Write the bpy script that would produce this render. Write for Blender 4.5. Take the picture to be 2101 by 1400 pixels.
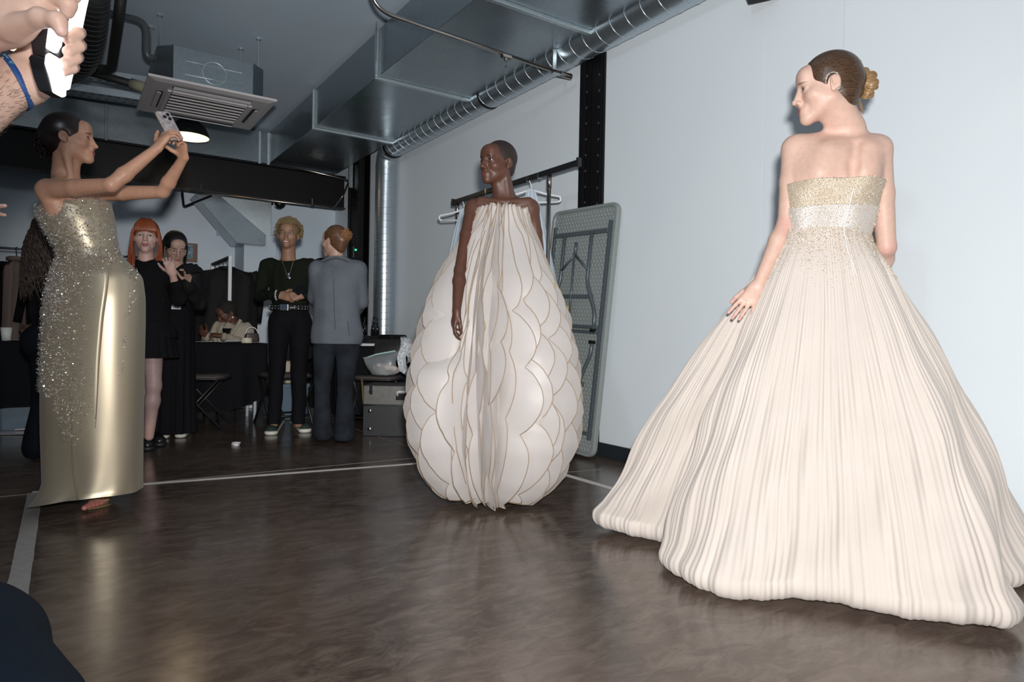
import bpy, bmesh, math, random
import numpy as np
from mathutils import Matrix, Vector

for o in list(bpy.data.objects):
    bpy.data.objects.remove(o)
scene = bpy.context.scene
COL = scene.collection

# ------------------------------------------------------------------ camera
CAM_H = 0.85
FPX, CX, CY = 1374.5, 1050.5, 700.0          # focal length in pixels of the 2101 x 1400 frame
PSI, PITCH, ROLL = 0.59105, -0.00765, 0.0182
_f = np.array([0, math.cos(PITCH), math.sin(PITCH)])
_u = np.array([0, -math.sin(PITCH), math.cos(PITCH)])
_r = np.array([1.0, 0, 0])
CR = math.cos(ROLL)*_r + math.sin(ROLL)*_u
CU = -math.sin(ROLL)*_r + math.cos(ROLL)*_u
CF = _f
CO = np.array([0, 0, CAM_H])
cam_data = bpy.data.cameras.new('camera')
cam = bpy.data.objects.new('camera', cam_data)
COL.objects.link(cam)
m = Matrix.Identity(4)
for i in range(3):
    m[i][0] = CR[i]; m[i][1] = CU[i]; m[i][2] = -CF[i]; m[i][3] = CO[i]
cam.matrix_world = m
cam_data.sensor_width = 36.0
cam_data.lens = FPX/2101*36.0
cam_data.clip_start = 0.02
scene.camera = cam

# ------------------------------------------------------------------ light and exposure
vs = scene.view_settings
vs.view_transform = 'Standard'
vs.look = 'None'
vs.gamma = 1.0
vs.use_curve_mapping = False
vs.exposure = 0.0
world = bpy.data.worlds.new('world')
scene.world = world
world.use_nodes = True
world.node_tree.nodes['Background'].inputs[0].default_value = (0.62, 0.78, 1.0, 1)
world.node_tree.nodes['Background'].inputs[1].default_value = 0.075

def add_light(name, kind, loc, energy, color, size=None, target=None, **kw):
    d = bpy.data.lights.new(name, kind)
    d.energy = energy; d.color = color
    for k, v in kw.items(): setattr(d, k, v)
    o = bpy.data.objects.new(name, d); COL.objects.link(o)
    o.location = loc
    if target is not None:
        o.rotation_euler = (Vector(target)-Vector(loc)).to_track_quat('-Z', 'Y').to_euler()
    return o
# the photographer's flash, just above the lens
flash = add_light('camera_flash', 'SPOT', (0.05, -0.06, CAM_H+0.17), 140, (1.0, 0.985, 0.97),
          target=(0.75, 3.0, 0.95), spot_size=math.radians(130), spot_blend=0.9, shadow_soft_size=0.045)
flash.data.use_nodes = True                       # soft, slow fall-off of the diffused flash
_n = flash.data.node_tree; _fo = _n.nodes.new('ShaderNodeLightFalloff'); _fo.inputs['Strength'].default_value = 1.0
_n.links.new(_fo.outputs['Linear'], _n.nodes['Emission'].inputs['Strength'])
# unseen soft fill added overhead, behind and left of the photographer
add_light('fill_light', 'AREA', (-1.6, -1.2, 3.2), 30, (0.80, 0.90, 1.0), target=(-1.3, 3.5, 0.6), shape='RECTANGLE', size=1.4, size_y=0.4)

# ------------------------------------------------------------------ coordinates
RA = np.array([-math.sin(PSI), math.cos(PSI), 0])     # along the right-hand wall, into the room
RB = np.array([math.cos(PSI), math.sin(PSI), 0])      # along the back wall, to the right
def W(u, v, z=0.0): return u*RB + v*RA + np.array([0, 0, z])
def _ray(x, y): return CF + (x-CX)/FPX*CR - (y-CY)/FPX*CU
def P(x, y, Y):
    d = _ray(x, y); return CO + d*(Y/d[1])
def PZ(x, y, z=0.0):
    d = _ray(x, y); return CO + d*((z-CAM_H)/d[2])
def V(*a): return np.array(a, float)
def nrm(v):
    v = np.asarray(v, float); return v/np.linalg.norm(v)

# ------------------------------------------------------------------ materials
MATS = {}
def mat(name, color, rough=0.5, metal=0.0, spec=0.5, noise=None, bump=None, sheen=0.0, emit=None, alpha=1.0,
        coat=0.0, attr=None, transl=0.0, trans=0.0, sss=0.0, aniso=0.0):
    """noise=(scale, colour2, detail[, stretch xyz]); bump=(kind, scale, strength[, stretch])"""
    if name in MATS: return MATS[name]
    M = bpy.data.materials.new(name); M.use_nodes = True
    nt = M.node_tree; N = nt.nodes; L = nt.links
    b = N['Principled BSDF']
    b.inputs['Base Color'].default_value = (*color, 1)
    b.inputs['Roughness'].default_value = rough
    b.inputs['Metallic'].default_value = metal
    b.inputs['Specular IOR Level'].default_value = spec
    b.inputs['Sheen Weight'].default_value = sheen
    b.inputs['Coat Weight'].default_value = coat
    b.inputs['Alpha'].default_value = alpha
    b.inputs['Anisotropic'].default_value = aniso
    if trans: b.inputs['Transmission Weight'].default_value = trans
    if sss:
        b.inputs['Subsurface Weight'].default_value = sss
        b.inputs['Subsurface Radius'].default_value = (1.0, 0.35, 0.2)
        b.inputs['Subsurface Scale'].default_value = 0.008
    if emit:
        b.inputs['Emission Color'].default_value = (*emit[0], 1)
        b.inputs['Emission Strength'].default_value = emit[1]
    tc = None
    def coords(stretch=None):
        nonlocal tc
        if tc is None: tc = N.new('ShaderNodeTexCoord')
        if not stretch: return tc.outputs['Object']
        mp = N.new('ShaderNodeMapping'); mp.inputs['Scale'].default_value = stretch
        L.new(tc.outputs['Object'], mp.inputs['Vector']); return mp.outputs['Vector']
    src = None
    if attr:
        a = N.new('ShaderNodeAttribute'); a.attribute_name = attr
        src = a.outputs['Color']; L.new(src, b.inputs['Base Color'])
    if noise:
        t = N.new('ShaderNodeTexNoise'); t.inputs['Scale'].default_value = noise[0]
        t.inputs['Detail'].default_value = noise[2] if len(noise) > 2 else 4
        L.new(coords(noise[3] if len(noise) > 3 else None), t.inputs['Vector'])
        rp = N.new('ShaderNodeMapRange'); rp.inputs[1].default_value = 0.32; rp.inputs[2].default_value = 0.68
        L.new(t.outputs['Fac'], rp.inputs[0])
        mx = N.new('ShaderNodeMix'); mx.data_type = 'RGBA'
        L.new(rp.outputs[0], mx.inputs[0])
        if src is not None: L.new(src, mx.inputs[6])
        else: mx.inputs[6].default_value = (*color, 1)
        if src is not None:
            mm = N.new('ShaderNodeMix'); mm.data_type = 'RGBA'; mm.blend_type = 'MULTIPLY'; mm.inputs[0].default_value = 1
            L.new(src, mm.inputs[6]); mm.inputs[7].default_value = (*noise[1], 1); L.new(mm.outputs[2], mx.inputs[7])
        else: mx.inputs[7].default_value = (*noise[1], 1)
        L.new(mx.outputs[2], b.inputs['Base Color'])
    if bump:
        kind, sc, st = bump[:3]
        if kind == 'noise':
            t = N.new('ShaderNodeTexNoise'); t.inputs['Detail'].default_value = 5
        elif kind == 'voronoi':
            t = N.new('ShaderNodeTexVoronoi')
        else:
            t = N.new('ShaderNodeTexWave'); t.bands_direction = kind; t.inputs['Distortion'].default_value = 2.5; t.inputs['Detail'].default_value = 3
        t.inputs['Scale'].default_value = sc
        L.new(coords(bump[3] if len(bump) > 3 else None), t.inputs['Vector'])
        bp = N.new('ShaderNodeBump'); bp.inputs['Strength'].default_value = st; bp.inputs['Distance'].default_value = 0.01
        L.new(t.outputs['Distance' if kind == 'voronoi' else ('Fac' if kind != 'voronoi' else 0)], bp.inputs['Height'])
        L.new(bp.outputs[0], b.inputs['Normal'])
    if transl:
        tr = N.new('ShaderNodeBsdfTranslucent'); tr.inputs[0].default_value = (*color, 1)
        ms = N.new('ShaderNodeMixShader'); ms.inputs[0].default_value = transl
        L.new(b.outputs[0], ms.inputs[1]); L.new(tr.outputs[0], ms.inputs[2])
        L.new(ms.outputs[0], N['Material Output'].inputs[0])
    MATS[name] = M
    return M

# ------------------------------------------------------------------ mesh helpers
class MB:
    def __init__(s): s.v = []; s.f = []; s.mi = []; s.cur = 0
    def _add(s, vs_, fs):
        o = len(s.v); s.v += [tuple(map(float, q)) for q in vs_]
        for f in fs: s.f.append(tuple(i+o for i in f)); s.mi.append(s.cur)
        return s
    def box(s, c, size, R=None):
        c = np.asarray(c, float); h = np.asarray(size, float)/2
        q = np.array([[x, y, z] for x in (-1, 1) for y in (-1, 1) for z in (-1, 1)])*h
        if R is not None: q = q@np.asarray(R).T
        return s._add(q+c, [(0, 1, 3, 2), (4, 6, 7, 5), (0, 4, 5, 1), (2, 3, 7, 6), (0, 2, 6, 4), (1, 5, 7, 3)])
    def span(s, a, b): a = np.asarray(a, float); b = np.asarray(b, float); return s.box((a+b)/2, np.abs(b-a))
    def tube(s, pts, r, n=8, caps=True, flat=None, closed=False):
        pts = np.asarray(pts, float); k = len(pts)
        r = np.full(k, r, float) if np.isscalar(r) else np.asarray(r, float)
        t = np.gradient(pts, axis=0) if not closed else (np.roll(pts, -1, 0)-np.roll(pts, 1, 0))
        t /= np.linalg.norm(t, axis=1)[:, None]+1e-12
        up = V(0, 0, 1) if abs(t[0][2]) < 0.9 else V(1, 0, 0)
        if flat is not None: up = np.asarray(flat[0], float)
        n0 = nrm(np.cross(t[0], up)); rings = []
        for i in range(k):
            n0 = n0 - t[i]*(n0@t[i]); n0 = nrm(n0); b0 = np.cross(t[i], n0)
            for j in range(n):
                a = 2*math.pi*j/n
                rings.append(pts[i] + r[i]*(math.cos(a)*n0 + math.sin(a)*b0*(flat[1] if flat is not None else 1)))
        fs = []
        for i in range(k if closed else k-1):
            for j in range(n):
                a = i*n+j; b = i*n+(j+1) % n; c = ((i+1) % k)*n+(j+1) % n; d = ((i+1) % k)*n+j
                fs.append((a, d, c, b))
        if caps and not closed:
            fs.append(tuple(range(n))); fs.append(tuple(range(k*n-1, (k-1)*n-1, -1)))
        return s._add(rings, fs)
    def cyl(s, a, b, r, r2=None, n=16): return s.tube([a, b], [r, r if r2 is None else r2], n)
    def loft(s, rings, caps=True, closed=True):
        n = len(rings[0]); k = len(rings); fs = []
        for i in range(k-1):
            for j in range(n if closed else n-1):
                fs.append((i*n+j, i*n+(j+1) % n, (i+1)*n+(j+1) % n, (i+1)*n+j))
        if caps: fs.append(tuple(range(n-1, -1, -1))); fs.append(tuple(range((k-1)*n, k*n)))
        return s._add([p for r in rings for p in r], fs)
    def lathe(s, prof, n=24, c=(0, 0, 0), caps=True):
        return s.loft([[(c[0]+r*math.cos(2*math.pi*j/n), c[1]+r*math.sin(2*math.pi*j/n), c[2]+z) for j in range(n)] for r, z in prof], caps)
    def prism(s, poly, d, origin=(0, 0, 0), ex=(1, 0, 0), ey=(0, 0, 1), ez=(0, 1, 0)):
        o = np.asarray(origin, float); ex, ey, ez = (np.asarray(q, float) for q in (ex, ey, ez))
        A = [o+x*ex+y*ey for x, y in poly]; return s.loft([A, [q+ez*d for q in A]])
    def sphere(s, c, r, n=12, m_=8, R=None):
        r = np.full(3, r, float) if np.isscalar(r) else np.asarray(r, float); rings = []
        for i in range(m_+1):
            a = math.pi*(i/m_)*0.998+0.001
            ring = [V(math.sin(a)*math.cos(2*math.pi*j/n), math.sin(a)*math.sin(2*math.pi*j/n), -math.cos(a))*r for j in range(n)]
            rings.append([(np.asarray(R)@q if R is not None else q)+np.asarray(c) for q in ring])
        return s.loft(rings)
    def grid(s, G):
        nu, nv = len(G), len(G[0])
        return s._add([p for row in G for p in row], [(i*nv+j, (i+1)*nv+j, (i+1)*nv+j+1, i*nv+j+1) for i in range(nu-1) for j in range(nv-1)])
    def build(s, name, mats, parent=None, smooth=False, bevel=0.0, loc=None, rotz=None, off=None, solid=0.0):
        me = bpy.data.meshes.new(name)
        vv = s.v if off is None else [tuple(np.asarray(q)-off) for q in s.v]
        me.from_pydata(vv, [], s.f)
        mats = mats if isinstance(mats, (list, tuple)) else [mats]
        for q in mats: me.materials.append(q)
        if len(mats) > 1: me.polygons.foreach_set('material_index', s.mi)
        if smooth: me.polygons.foreach_set('use_smooth', [True]*len(s.f))
        bm = bmesh.new(); bm.from_mesh(me); bmesh.ops.recalc_face_normals(bm, faces=bm.faces); bm.to_mesh(me); bm.free()
        o = bpy.data.objects.new(name, me); COL.objects.link(o)
        if parent: o.parent = parent
        if loc is not None: o.location = loc
        if rotz is not None: o.rotation_euler = (0, 0, rotz)
        if bevel:
            md = o.modifiers.new('bevel', 'BEVEL'); md.width = bevel; md.segments = 2; md.limit_method = 'ANGLE'
        if solid:
            md = o.modifiers.new('solid', 'SOLIDIFY'); md.thickness = solid
        return o
def inst(src, parent=None, loc=(0, 0, 0), rot=None, scale=None):
    o = src.copy(); COL.objects.link(o)
    if parent: o.parent = parent
    o.location = loc
    if rot is not None: o.rotation_euler = rot
    if scale is not None: o.scale = scale
    return o
def tag(o, label, cat, group=None):
    o['label'] = label; o['category'] = cat
    if group: o['group'] = group
    return o
def thing(name, label, cat, loc=(0, 0, 0), rotz=0.0, group=None):
    o = bpy.data.objects.new(name, None); COL.objects.link(o)
    o.empty_display_size = 0.1
    o.location = loc; o.rotation_euler = (0, 0, rotz)
    return tag(o, label, cat, group)
def struct(o): o['kind'] = 'structure'; return o

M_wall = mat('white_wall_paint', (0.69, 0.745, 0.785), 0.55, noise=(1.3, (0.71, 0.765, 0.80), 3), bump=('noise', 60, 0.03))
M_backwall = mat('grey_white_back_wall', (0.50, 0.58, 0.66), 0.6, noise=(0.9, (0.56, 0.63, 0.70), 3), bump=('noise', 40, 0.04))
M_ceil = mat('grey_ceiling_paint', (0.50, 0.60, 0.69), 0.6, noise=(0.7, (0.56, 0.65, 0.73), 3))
M_black = mat('black_steel_paint', (0.005, 0.005, 0.006), 0.5, spec=0.22, bump=('noise', 120, 0.05))
M_rubber = mat('dark_vinyl', (0.015, 0.02, 0.025), 0.5)
M_tape = mat('white_floor_tape', (0.72, 0.68, 0.64), 0.55, noise=(30, (0.62, 0.58, 0.54), 4))
M_tape2 = mat('grey_floor_tape', (0.36, 0.34, 0.33), 0.55, noise=(30, (0.30, 0.285, 0.275), 4))

def galv(name, base, rough):
    M = mat(name, base, rough, metal=0.92)
    nt = M.node_tree; N = nt.nodes; L = nt.links; b = N['Principled BSDF']
    tc = N.new('ShaderNodeTexCoord'); vo = N.new('ShaderNodeTexVoronoi'); vo.inputs['Scale'].default_value = 85
    L.new(tc.outputs['Object'], vo.inputs['Vector'])
    no = N.new('ShaderNodeTexNoise'); no.inputs['Scale'].default_value = 1.7; no.inputs['Detail'].default_value = 3
    L.new(tc.outputs['Object'], no.inputs['Vector'])
    mr = N.new('ShaderNodeMapRange'); mr.inputs[3].default_value = rough*0.75; mr.inputs[4].default_value = rough*1.3
    L.new(no.outputs['Fac'], mr.inputs[0]); L.new(mr.outputs[0], b.inputs['Roughness'])
    mx = N.new('ShaderNodeMix'); mx.data_type = 'RGBA'; mx.inputs[6].default_value = (*[c*0.93 for c in base], 1); mx.inputs[7].default_value = (*[min(1, c*1.06) for c in base], 1)
    sp = N.new('ShaderNodeSeparateColor'); L.new(vo.outputs['Color'], sp.inputs[0]); L.new(sp.outputs[0], mx.inputs[0])
    L.new(mx.outputs[2], b.inputs['Base Color'])
    wv = N.new('ShaderNodeTexNoise'); wv.inputs['Scale'].default_value = 2.2
    L.new(tc.outputs['Object'], wv.inputs['Vector'])
    bp = N.new('ShaderNodeBump'); bp.inputs['Strength'].default_value = 0.10; bp.inputs['Distance'].default_value = 0.05
    L.new(wv.outputs['Fac'], bp.inputs['Height']); L.new(bp.outputs[0], b.inputs['Normal'])
    return M
M_galv = galv('galvanised_sheet_steel', (0.33, 0.38, 0.41), 0.27)
M_galv_b = galv('galvanised_bright_flange', (0.58, 0.65, 0.68), 0.38)
M_spiral = galv('galvanised_spiral_steel', (0.50, 0.56, 0.60), 0.32)
M_brush = mat('brushed_steel_pipe', (0.42, 0.38, 0.35), 0.28, metal=1.0)
M_chrome = mat('chrome', (0.75, 0.77, 0.80), 0.12, metal=1.0)

# ------------------------------------------------------------------ floor, walls, ceiling
def floor_material():
    M = bpy.data.materials.new('polished_brown_concrete'); M.use_nodes = True
    nt = M.node_tree; N = nt.nodes; L = nt.links; b = N['Principled BSDF']
    tc = N.new('ShaderNodeTexCoord')
    def noise(scale, detail, stretch=None, rough=0.55, dist=0.0):
        t = N.new('ShaderNodeTexNoise'); t.inputs['Scale'].default_value = scale; t.inputs['Detail'].default_value = detail
        t.inputs['Roughness'].default_value = rough; t.inputs['Distortion'].default_value = dist
        mp = N.new('ShaderNodeMapping'); mp.inputs['Scale'].default_value = stretch or (1, 1, 1)
        L.new(tc.outputs['Object'], mp.inputs[0]); L.new(mp.outputs[0], t.inputs['Vector']); return t.outputs['Fac']
    def ramp(x, lo, hi, a, c):
        r = N.new('ShaderNodeMapRange'); r.inputs[1].default_value = lo; r.inputs[2].default_value = hi
        r.inputs[3].default_value = a; r.inputs[4].default_value = c; L.new(x, r.inputs[0]); return r.outputs[0]
    def mix(fac, a, c):
        m_ = N.new('ShaderNodeMix'); m_.data_type = 'RGBA'; L.new(fac, m_.inputs[0])
        for i, q in ((6, a), (7, c)):
            if isinstance(q, tuple): m_.inputs[i].default_value = (*q, 1)
            else: L.new(q, m_.inputs[i])
        return m_.outputs[2]
    big = ramp(noise(1.1, 6, None, 0.62, 0.6), 0.36, 0.66, 0, 1)
    fine = ramp(noise(7.5, 8, (1, 2.2, 1), 0.7, 0.8), 0.42, 0.72, 0, 1)
    c = mix(big, (0.046, 0.030, 0.023), (0.118, 0.086, 0.068))
    c2 = mix(fine, c, (0.165, 0.128, 0.106))
    sc = N.new('ShaderNodeTexNoise'); sc.inputs['Scale'].default_value = 5; sc.inputs['Detail'].default_value = 10; sc.inputs['Roughness'].default_value = 0.8
    mp = N.new('ShaderNodeMapping'); mp.inputs['Scale'].default_value = (3, 14, 1); mp.inputs['Rotation'].default_value = (0, 0, 0.4)
    L.new(tc.outputs['Object'], mp.inputs[0]); L.new(mp.outputs[0], sc.inputs['Vector'])
    s = ramp(sc.outputs['Fac'], 0.62, 0.74, 0, 0.28)
    c3 = mix(s, c2, (0.19, 0.165, 0.145))
    L.new(c3, b.inputs['Base Color'])
    L.new(ramp(noise(2.4, 7, (1, 1.5, 1), 0.65), 0.3, 0.7, 0.13, 0.27), b.inputs['Roughness'])
    b.inputs['Specular IOR Level'].default_value = 0.62
    bp = N.new('ShaderNodeBump'); bp.inputs['Strength'].default_value = 0.06; bp.inputs['Distance'].default_value = 0.02
    L.new(noise(6, 6), bp.inputs['Height']); L.new(bp.outputs[0], b.inputs['Normal'])
    return M
WU, WV, CEIL = 3.235, 9.45, 3.37      # right wall, back wall, ceiling height
M_floor = floor_material()
def room(name, a, b, m_, bevel=0):
    a = np.asarray(a, float); b = np.asarray(b, float); c = (a+b)/2
    o = MB().span(a-c, b-c).build(name, m_, loc=W(*c), rotz=PSI, bevel=bevel); return o
struct(room('floor', (-8, -4, -0.12), (WU+0.2, WV+0.2, 0), M_floor))
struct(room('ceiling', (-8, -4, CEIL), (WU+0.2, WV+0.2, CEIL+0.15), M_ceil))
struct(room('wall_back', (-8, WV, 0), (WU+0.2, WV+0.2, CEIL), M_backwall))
wr = struct(room('wall_right', (WU+0.02, -4, 0), (WU+0.2, WV, CEIL), M_wall))
wc = np.array(wr.location)
# board panels lining the right wall, from the front column towards the camera, and the far section
for i, (v0, v1, pr) in enumerate([(-3.99, 1.875, 0.022), (1.878, 2.335, 0.010), (2.338, 3.66, 0.006), (3.93, 9.44, 0.0)]):
    mid = ((v0+v1)/2) - (-4+WV)/2
    MB().box((0, 0, 0), (0.036, v1-v0, CEIL-0.004)).build('panel', M_wall, wr, loc=((-0.09-0.001-pr), mid, 0), bevel=0.002)
# skirting along the right wall
struct(room('baseboard_right', (WU-0.045, -3.9, 0), (WU-0.022, 3.66, 0.10), M_rubber, 0.004))
struct(room('trim_1', (WU-0.035, 3.94, 0), (WU-0.002, 8.0, 0.10), M_rubber, 0.004))
# back pilaster / boxed-in shaft
struct(room('trim_2', (1.885, 8.90, 0), (2.28, 9.44, 2.08), M_backwall, 0.004))
# saw joints in the concrete floor
M_joint = mat('floor_saw_joint', (0.26, 0.24, 0.22), 0.6)
for i, (a, b) in enumerate([((-5.0, 4.21), (3.1, 4.17)), ((2.19, 4.15), (2.12, 8.0)), ((2.60, 3.29), (2.9, 3.25))]):
    A, B = W(*a), W(*b); d = B-A; L_ = np.linalg.norm(d)
    struct(MB().box((0, 0, 0), (L_, 0.005, 0.001)).build('trim_%d' % (3+i), M_joint, loc=(A+B)/2+V(0, 0, 0.0008), rotz=math.atan2(d[1], d[0])))

def strip(name, a, b, w, m_, label):
    A, B = np.asarray(a), np.asarray(b); d = B-A; L_ = np.linalg.norm(d); n = max(2, int(L_/0.06))
    R_ = random.Random(name+label)
    mb = MB(); top = []; bot = []
    G = [[(x, s*w/2+R_.uniform(-.0012, .0012), 0.0022) for s in (-1, 0, 1)] for x in np.linspace(-L_/2, L_/2, n)]
    mb.grid(G)
    o = mb.build(name, m_, loc=(A+B)/2, rotz=math.atan2(d[1], d[0]), solid=0.0015)
    return tag(o, label, 'tape')
strip('floor_tape', PZ(66, 1011), PZ(862, 951), 0.035, M_tape, 'thin white tape line across the floor behind the gold gown')
strip('floor_tape', PZ(1150, 972), PZ(2101, 1250), 0.042, M_tape, 'thin white tape line on the floor parallel to the right wall')
strip('floor_tape', PZ(72, 1012), PZ(20, 1300), 0.062, M_tape2, 'wide pale grey tape strip running towards the camera at left')

# ------------------------------------------------------------------ riveted steel columns and beam
def column(u0, u1, v0, v1, z1, label, rz0, rz1, nr):
    r = thing('steel_column', label, 'column', W((u0+u1)/2, (v0+v1)/2, 0), PSI)
    dx, dy = (u1-u0)/2, (v1-v0)/2
    mb = MB()
    mb.span((-dx, -dy, 0), (-dx+0.010, dy, z1)).span((dx-0.010, -dy, 0), (dx, dy, z1)).span((-dx, -0.006, 0), (dx, 0.006, z1))
    mb.build('web', M_black, r, bevel=0.002)
    mb = MB().span((-dx-0.012, -dy*0.98, 0), (-dx, -dy*0.98+0.06, z1)).span((-dx-0.012, dy*0.98-0.06, 0), (-dx, dy*0.98, z1))
    mb.span((-dx, -dy-0.010, 0), (-dx+0.06, -dy, z1))
    mb.build('angle_iron', M_black, r, bevel=0.002)
    rv = None
    for i in range(nr):
        z = rz0+(rz1-rz0)*i/(nr-1)
        for y in (-dy+0.028, dy-0.085):
            if rv is None:
                rv = MB().sphere((0, 0, 0), (0.007, 0.012, 0.012), 8, 5).build('rivet', M_black_rivet, r, smooth=True, loc=(-dx-0.013, y, z))
            else: inst(rv, r, (-dx-0.013, y, z+(0.03 if y > 0 else 0)))
    return r
M_black_rivet = mat('worn_black_rivet', (0.035, 0.035, 0.037), 0.35, metal=0.4)
column(3.212, 3.235, 3.67, 3.92, CEIL, 'black riveted steel column on the white wall behind the folding table', 1.35, 2.75, 13)
column(3.08, 3.225, 8.10, 8.47, CEIL, 'black riveted steel column in the far corner behind the spiral duct', 0.9, 2.7, 18)
bm_ = thing('steel_beam', 'black steel beam spanning the back of the room under the ducts', 'beam', W(-0.9, 8.62, 2.49), PSI)
MB().span((-6.5, -0.006, 0.0), (3.97, 0.006, 0.40)).build('web', M_black, bm_)
MB().span((-6.5, -0.07, -0.012), (3.97, 0.07, 0.0)).build('flange', mat('brown_black_steel', (0.03, 0.022, 0.02), 0.5, spec=0.3), bm_, bevel=0.002)
MB().span((-6.5, -0.07, 0.40), (3.97, 0.07, 0.412)).build('flange', M_black, bm_, bevel=0.002)

# ------------------------------------------------------------------ ventilation
DU0, DU1, DZ0, DZ1 = 2.115, 2.965, 2.947, 3.33
duct = thing('air_duct', 'large rectangular galvanised air duct running along the right wall under the ceiling', 'duct', W((DU0+DU1)/2, 0, DZ0), PSI)
hw = (DU1-DU0)/2; dh = DZ1-DZ0
cuts = [0.2, 1.87, 3.55, 5.19, 6.85, 8.5]
for v0, v1 in zip(cuts[:-1], cuts[1:]):
    MB().span((-hw, v0+0.004, 0), (hw, v1-0.004, dh)).build('duct_section', M_galv, duct, bevel=0.003)
for v in cuts[1:-1]:
    mb = MB()
    mb.span((-hw-0.025, v-0.018, -0.025), (hw+0.015, v+0.018, 0.0)).span((-hw-0.025, v-0.018, 0.0), (-hw, v+0.018, dh))
    mb.build('flange', M_galv_b, duct, bevel=0.003)
# hangers: threaded rods at the near flange
for v in (3.50, 5.14):
    MB().cyl((-hw-0.04, v, 0.1), (-hw-0.04, v, CEIL-DZ0), 0.005, n=6).build('threaded_rod', M_brush, duct)
# rounded elbow turning left, and the run along the back
BV0, BV1 = 8.69, 9.15
db = thing('air_duct', 'rectangular galvanised duct with an elbow running left along the back of the room', 'duct', W(DU0, BV0, DZ0), PSI)
arc = []
for i in range(13):
    a = math.pi/2*i/12
    arc.append((0.85-0.85*(1-math.sin(a))*1.0, 0.0+0.46*math.sin(0)))
out = [(0.85, -0.19), (0.85, 0.0)]+[(0.85*math.cos(a)**0.8*1.0, 0.46*math.sin(a)**0.8) for a in np.linspace(0.05, math.pi/2, 12)]+[(0.0, 0.46), (0.0, -0.02), (0.0, -0.19)]
MB().prism(out, dh, (0, 0, 0), (1, 0, 0), (0, 1, 0), (0, 0, 1)).build('elbow', M_galv, db, bevel=0.003)
xs = [-0.005, -0.11, -1.74, -3.2, -4.8]
for x0, x1 in zip(xs[:-1], xs[1:]):
    MB().span((x1+0.004, 0.0, 0), (x0-0.004, BV1-BV0, dh)).build('duct_section', M_galv, db, bevel=0.003)
for x in xs[:-1]:
    MB().span((x-0.014, -0.022, -0.022), (x+0.014, 0.0, dh)).span((x-0.014, 0.0, -0.022), (x+0.014, BV1-BV0, 0)).build('flange', M_galv_b if x > -1 else M_galv, db, bevel=0.003)

def spiral_tube(path, r, pitch, name, m_, parent, ribm, n=40, rib=0.004):
    path = np.asarray(path, float)
    seg = np.linalg.norm(np.diff(path, axis=0), axis=1); L_ = seg.sum()
    s_ = np.concatenate([[0], np.cumsum(seg)])
    k = int(L_/0.05)+2
    def at(q): return np.stack([np.interp(q, s_, path[:, i]) for i in range(3)], -1)
    body = MB().tube(at(np.linspace(0, L_, k)), r, n, caps=True).build(name, m_, parent, smooth=True)
    nt = int(L_/pitch*18); q = np.linspace(0.01, L_-0.01, nt)
    C = at(q); T = nrm_rows(at(np.minimum(q+0.01, L_))-at(np.maximum(q-0.01, 0)))
    ref = V(0, 0, 1) if abs(T[0][2]) < 0.8 else V(1, 0, 0)
    A = []; n0 = nrm(np.cross(T[0], ref))
    for i in range(nt):
        n0 = nrm(n0-T[i]*(n0@T[i])); b0 = np.cross(T[i], n0); a = 2*math.pi*q[i]/pitch
        A.append(C[i]+(r+0.001)*(math.cos(a)*n0+math.sin(a)*b0))
    MB().tube(A, rib, 5).build('spiral_seam', ribm, parent, smooth=True)
    return body
def nrm_rows(a): return a/(np.linalg.norm(a, axis=1)[:, None]+1e-12)
sp = thing('spiral_duct', 'round spiral galvanised duct running beside the wall and dropping down in the far corner', 'duct', W(3.085, 0, 0), PSI)
zc = 2.965; r_s = 0.118
path = [(0, 0.9, zc), (0, 7.1, zc)]+[(0, 7.1+0.17*math.sin(a), zc-0.17*(1-math.cos(a))) for a in np.linspace(0.1, math.pi/2, 10)]+[(0, 7.27, 2.5), (0, 7.27, 0.0)]
path2 = path[:2]
spiral_tube(path[:2], r_s, 0.14, 'duct_run', M_spiral, sp, M_galv_b, rib=0.003)
spiral_tube(path[1:], r_s, 0.075, 'duct_drop', M_spiral, sp, M_spiral, rib=0.003)
MB().cyl((0, 7.05, zc), (0, 7.10, zc), r_s+0.008, n=40).build('coupling', M_black, sp, smooth=False)
MB().cyl((0, 5.02, zc), (0, 5.04, zc), r_s+0.007, n=40).build('coupling', M_black, sp)

# sprinkler pipe in front of the duct
def pipe(name, pts, r, m_, label, n=10):
    t = thing(name, label, 'pipe', W(*pts[0][:2], 0), PSI)
    off = np.array([pts[0][0], pts[0][1], 0])
    MB().tube([np.array(p)-off for p in pts], r, n).build('tube', m_, t, smooth=True)
    return t, off
def roundcorner(pts, rad=0.08, k=6):
    pts = [np.asarray(p, float) for p in pts]; out = [pts[0]]
    for a, b, c in zip(pts[:-2], pts[1:-1], pts[2:]):
        d1, d2 = nrm(a-b), nrm(c-b); r_ = min(rad, np.linalg.norm(a-b)*.45, np.linalg.norm(c-b)*.45)
        p0, p1 = b+d1*r_, b+d2*r_
        for i in range(k+1):
            t = i/k; out.append((1-t)**2*p0+2*t*(1-t)*b+t*t*p1)
    out.append(pts[-1]); return out
pz = 2.78
pp = roundcorner([(1.50, 3.80, CEIL), (1.50, 3.84, pz+0.02), (3.085, 3.915, pz)], 0.17, 10)
pt, off = pipe('sprinkler_pipe', pp, 0.013, M_brush, 'brushed steel sprinkler pipe crossing in front of the large duct')
c0 = np.array([2.52, 3.89, pz])-off
MB().cyl(c0-V(.035, 0, 0), c0+V(.035, 0, 0), 0.022, n=10).cyl(c0, c0-V(0, 0, .035), 0.016, n=8).build('tee_fitting', M_brush, pt, bevel=0.002)
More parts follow.
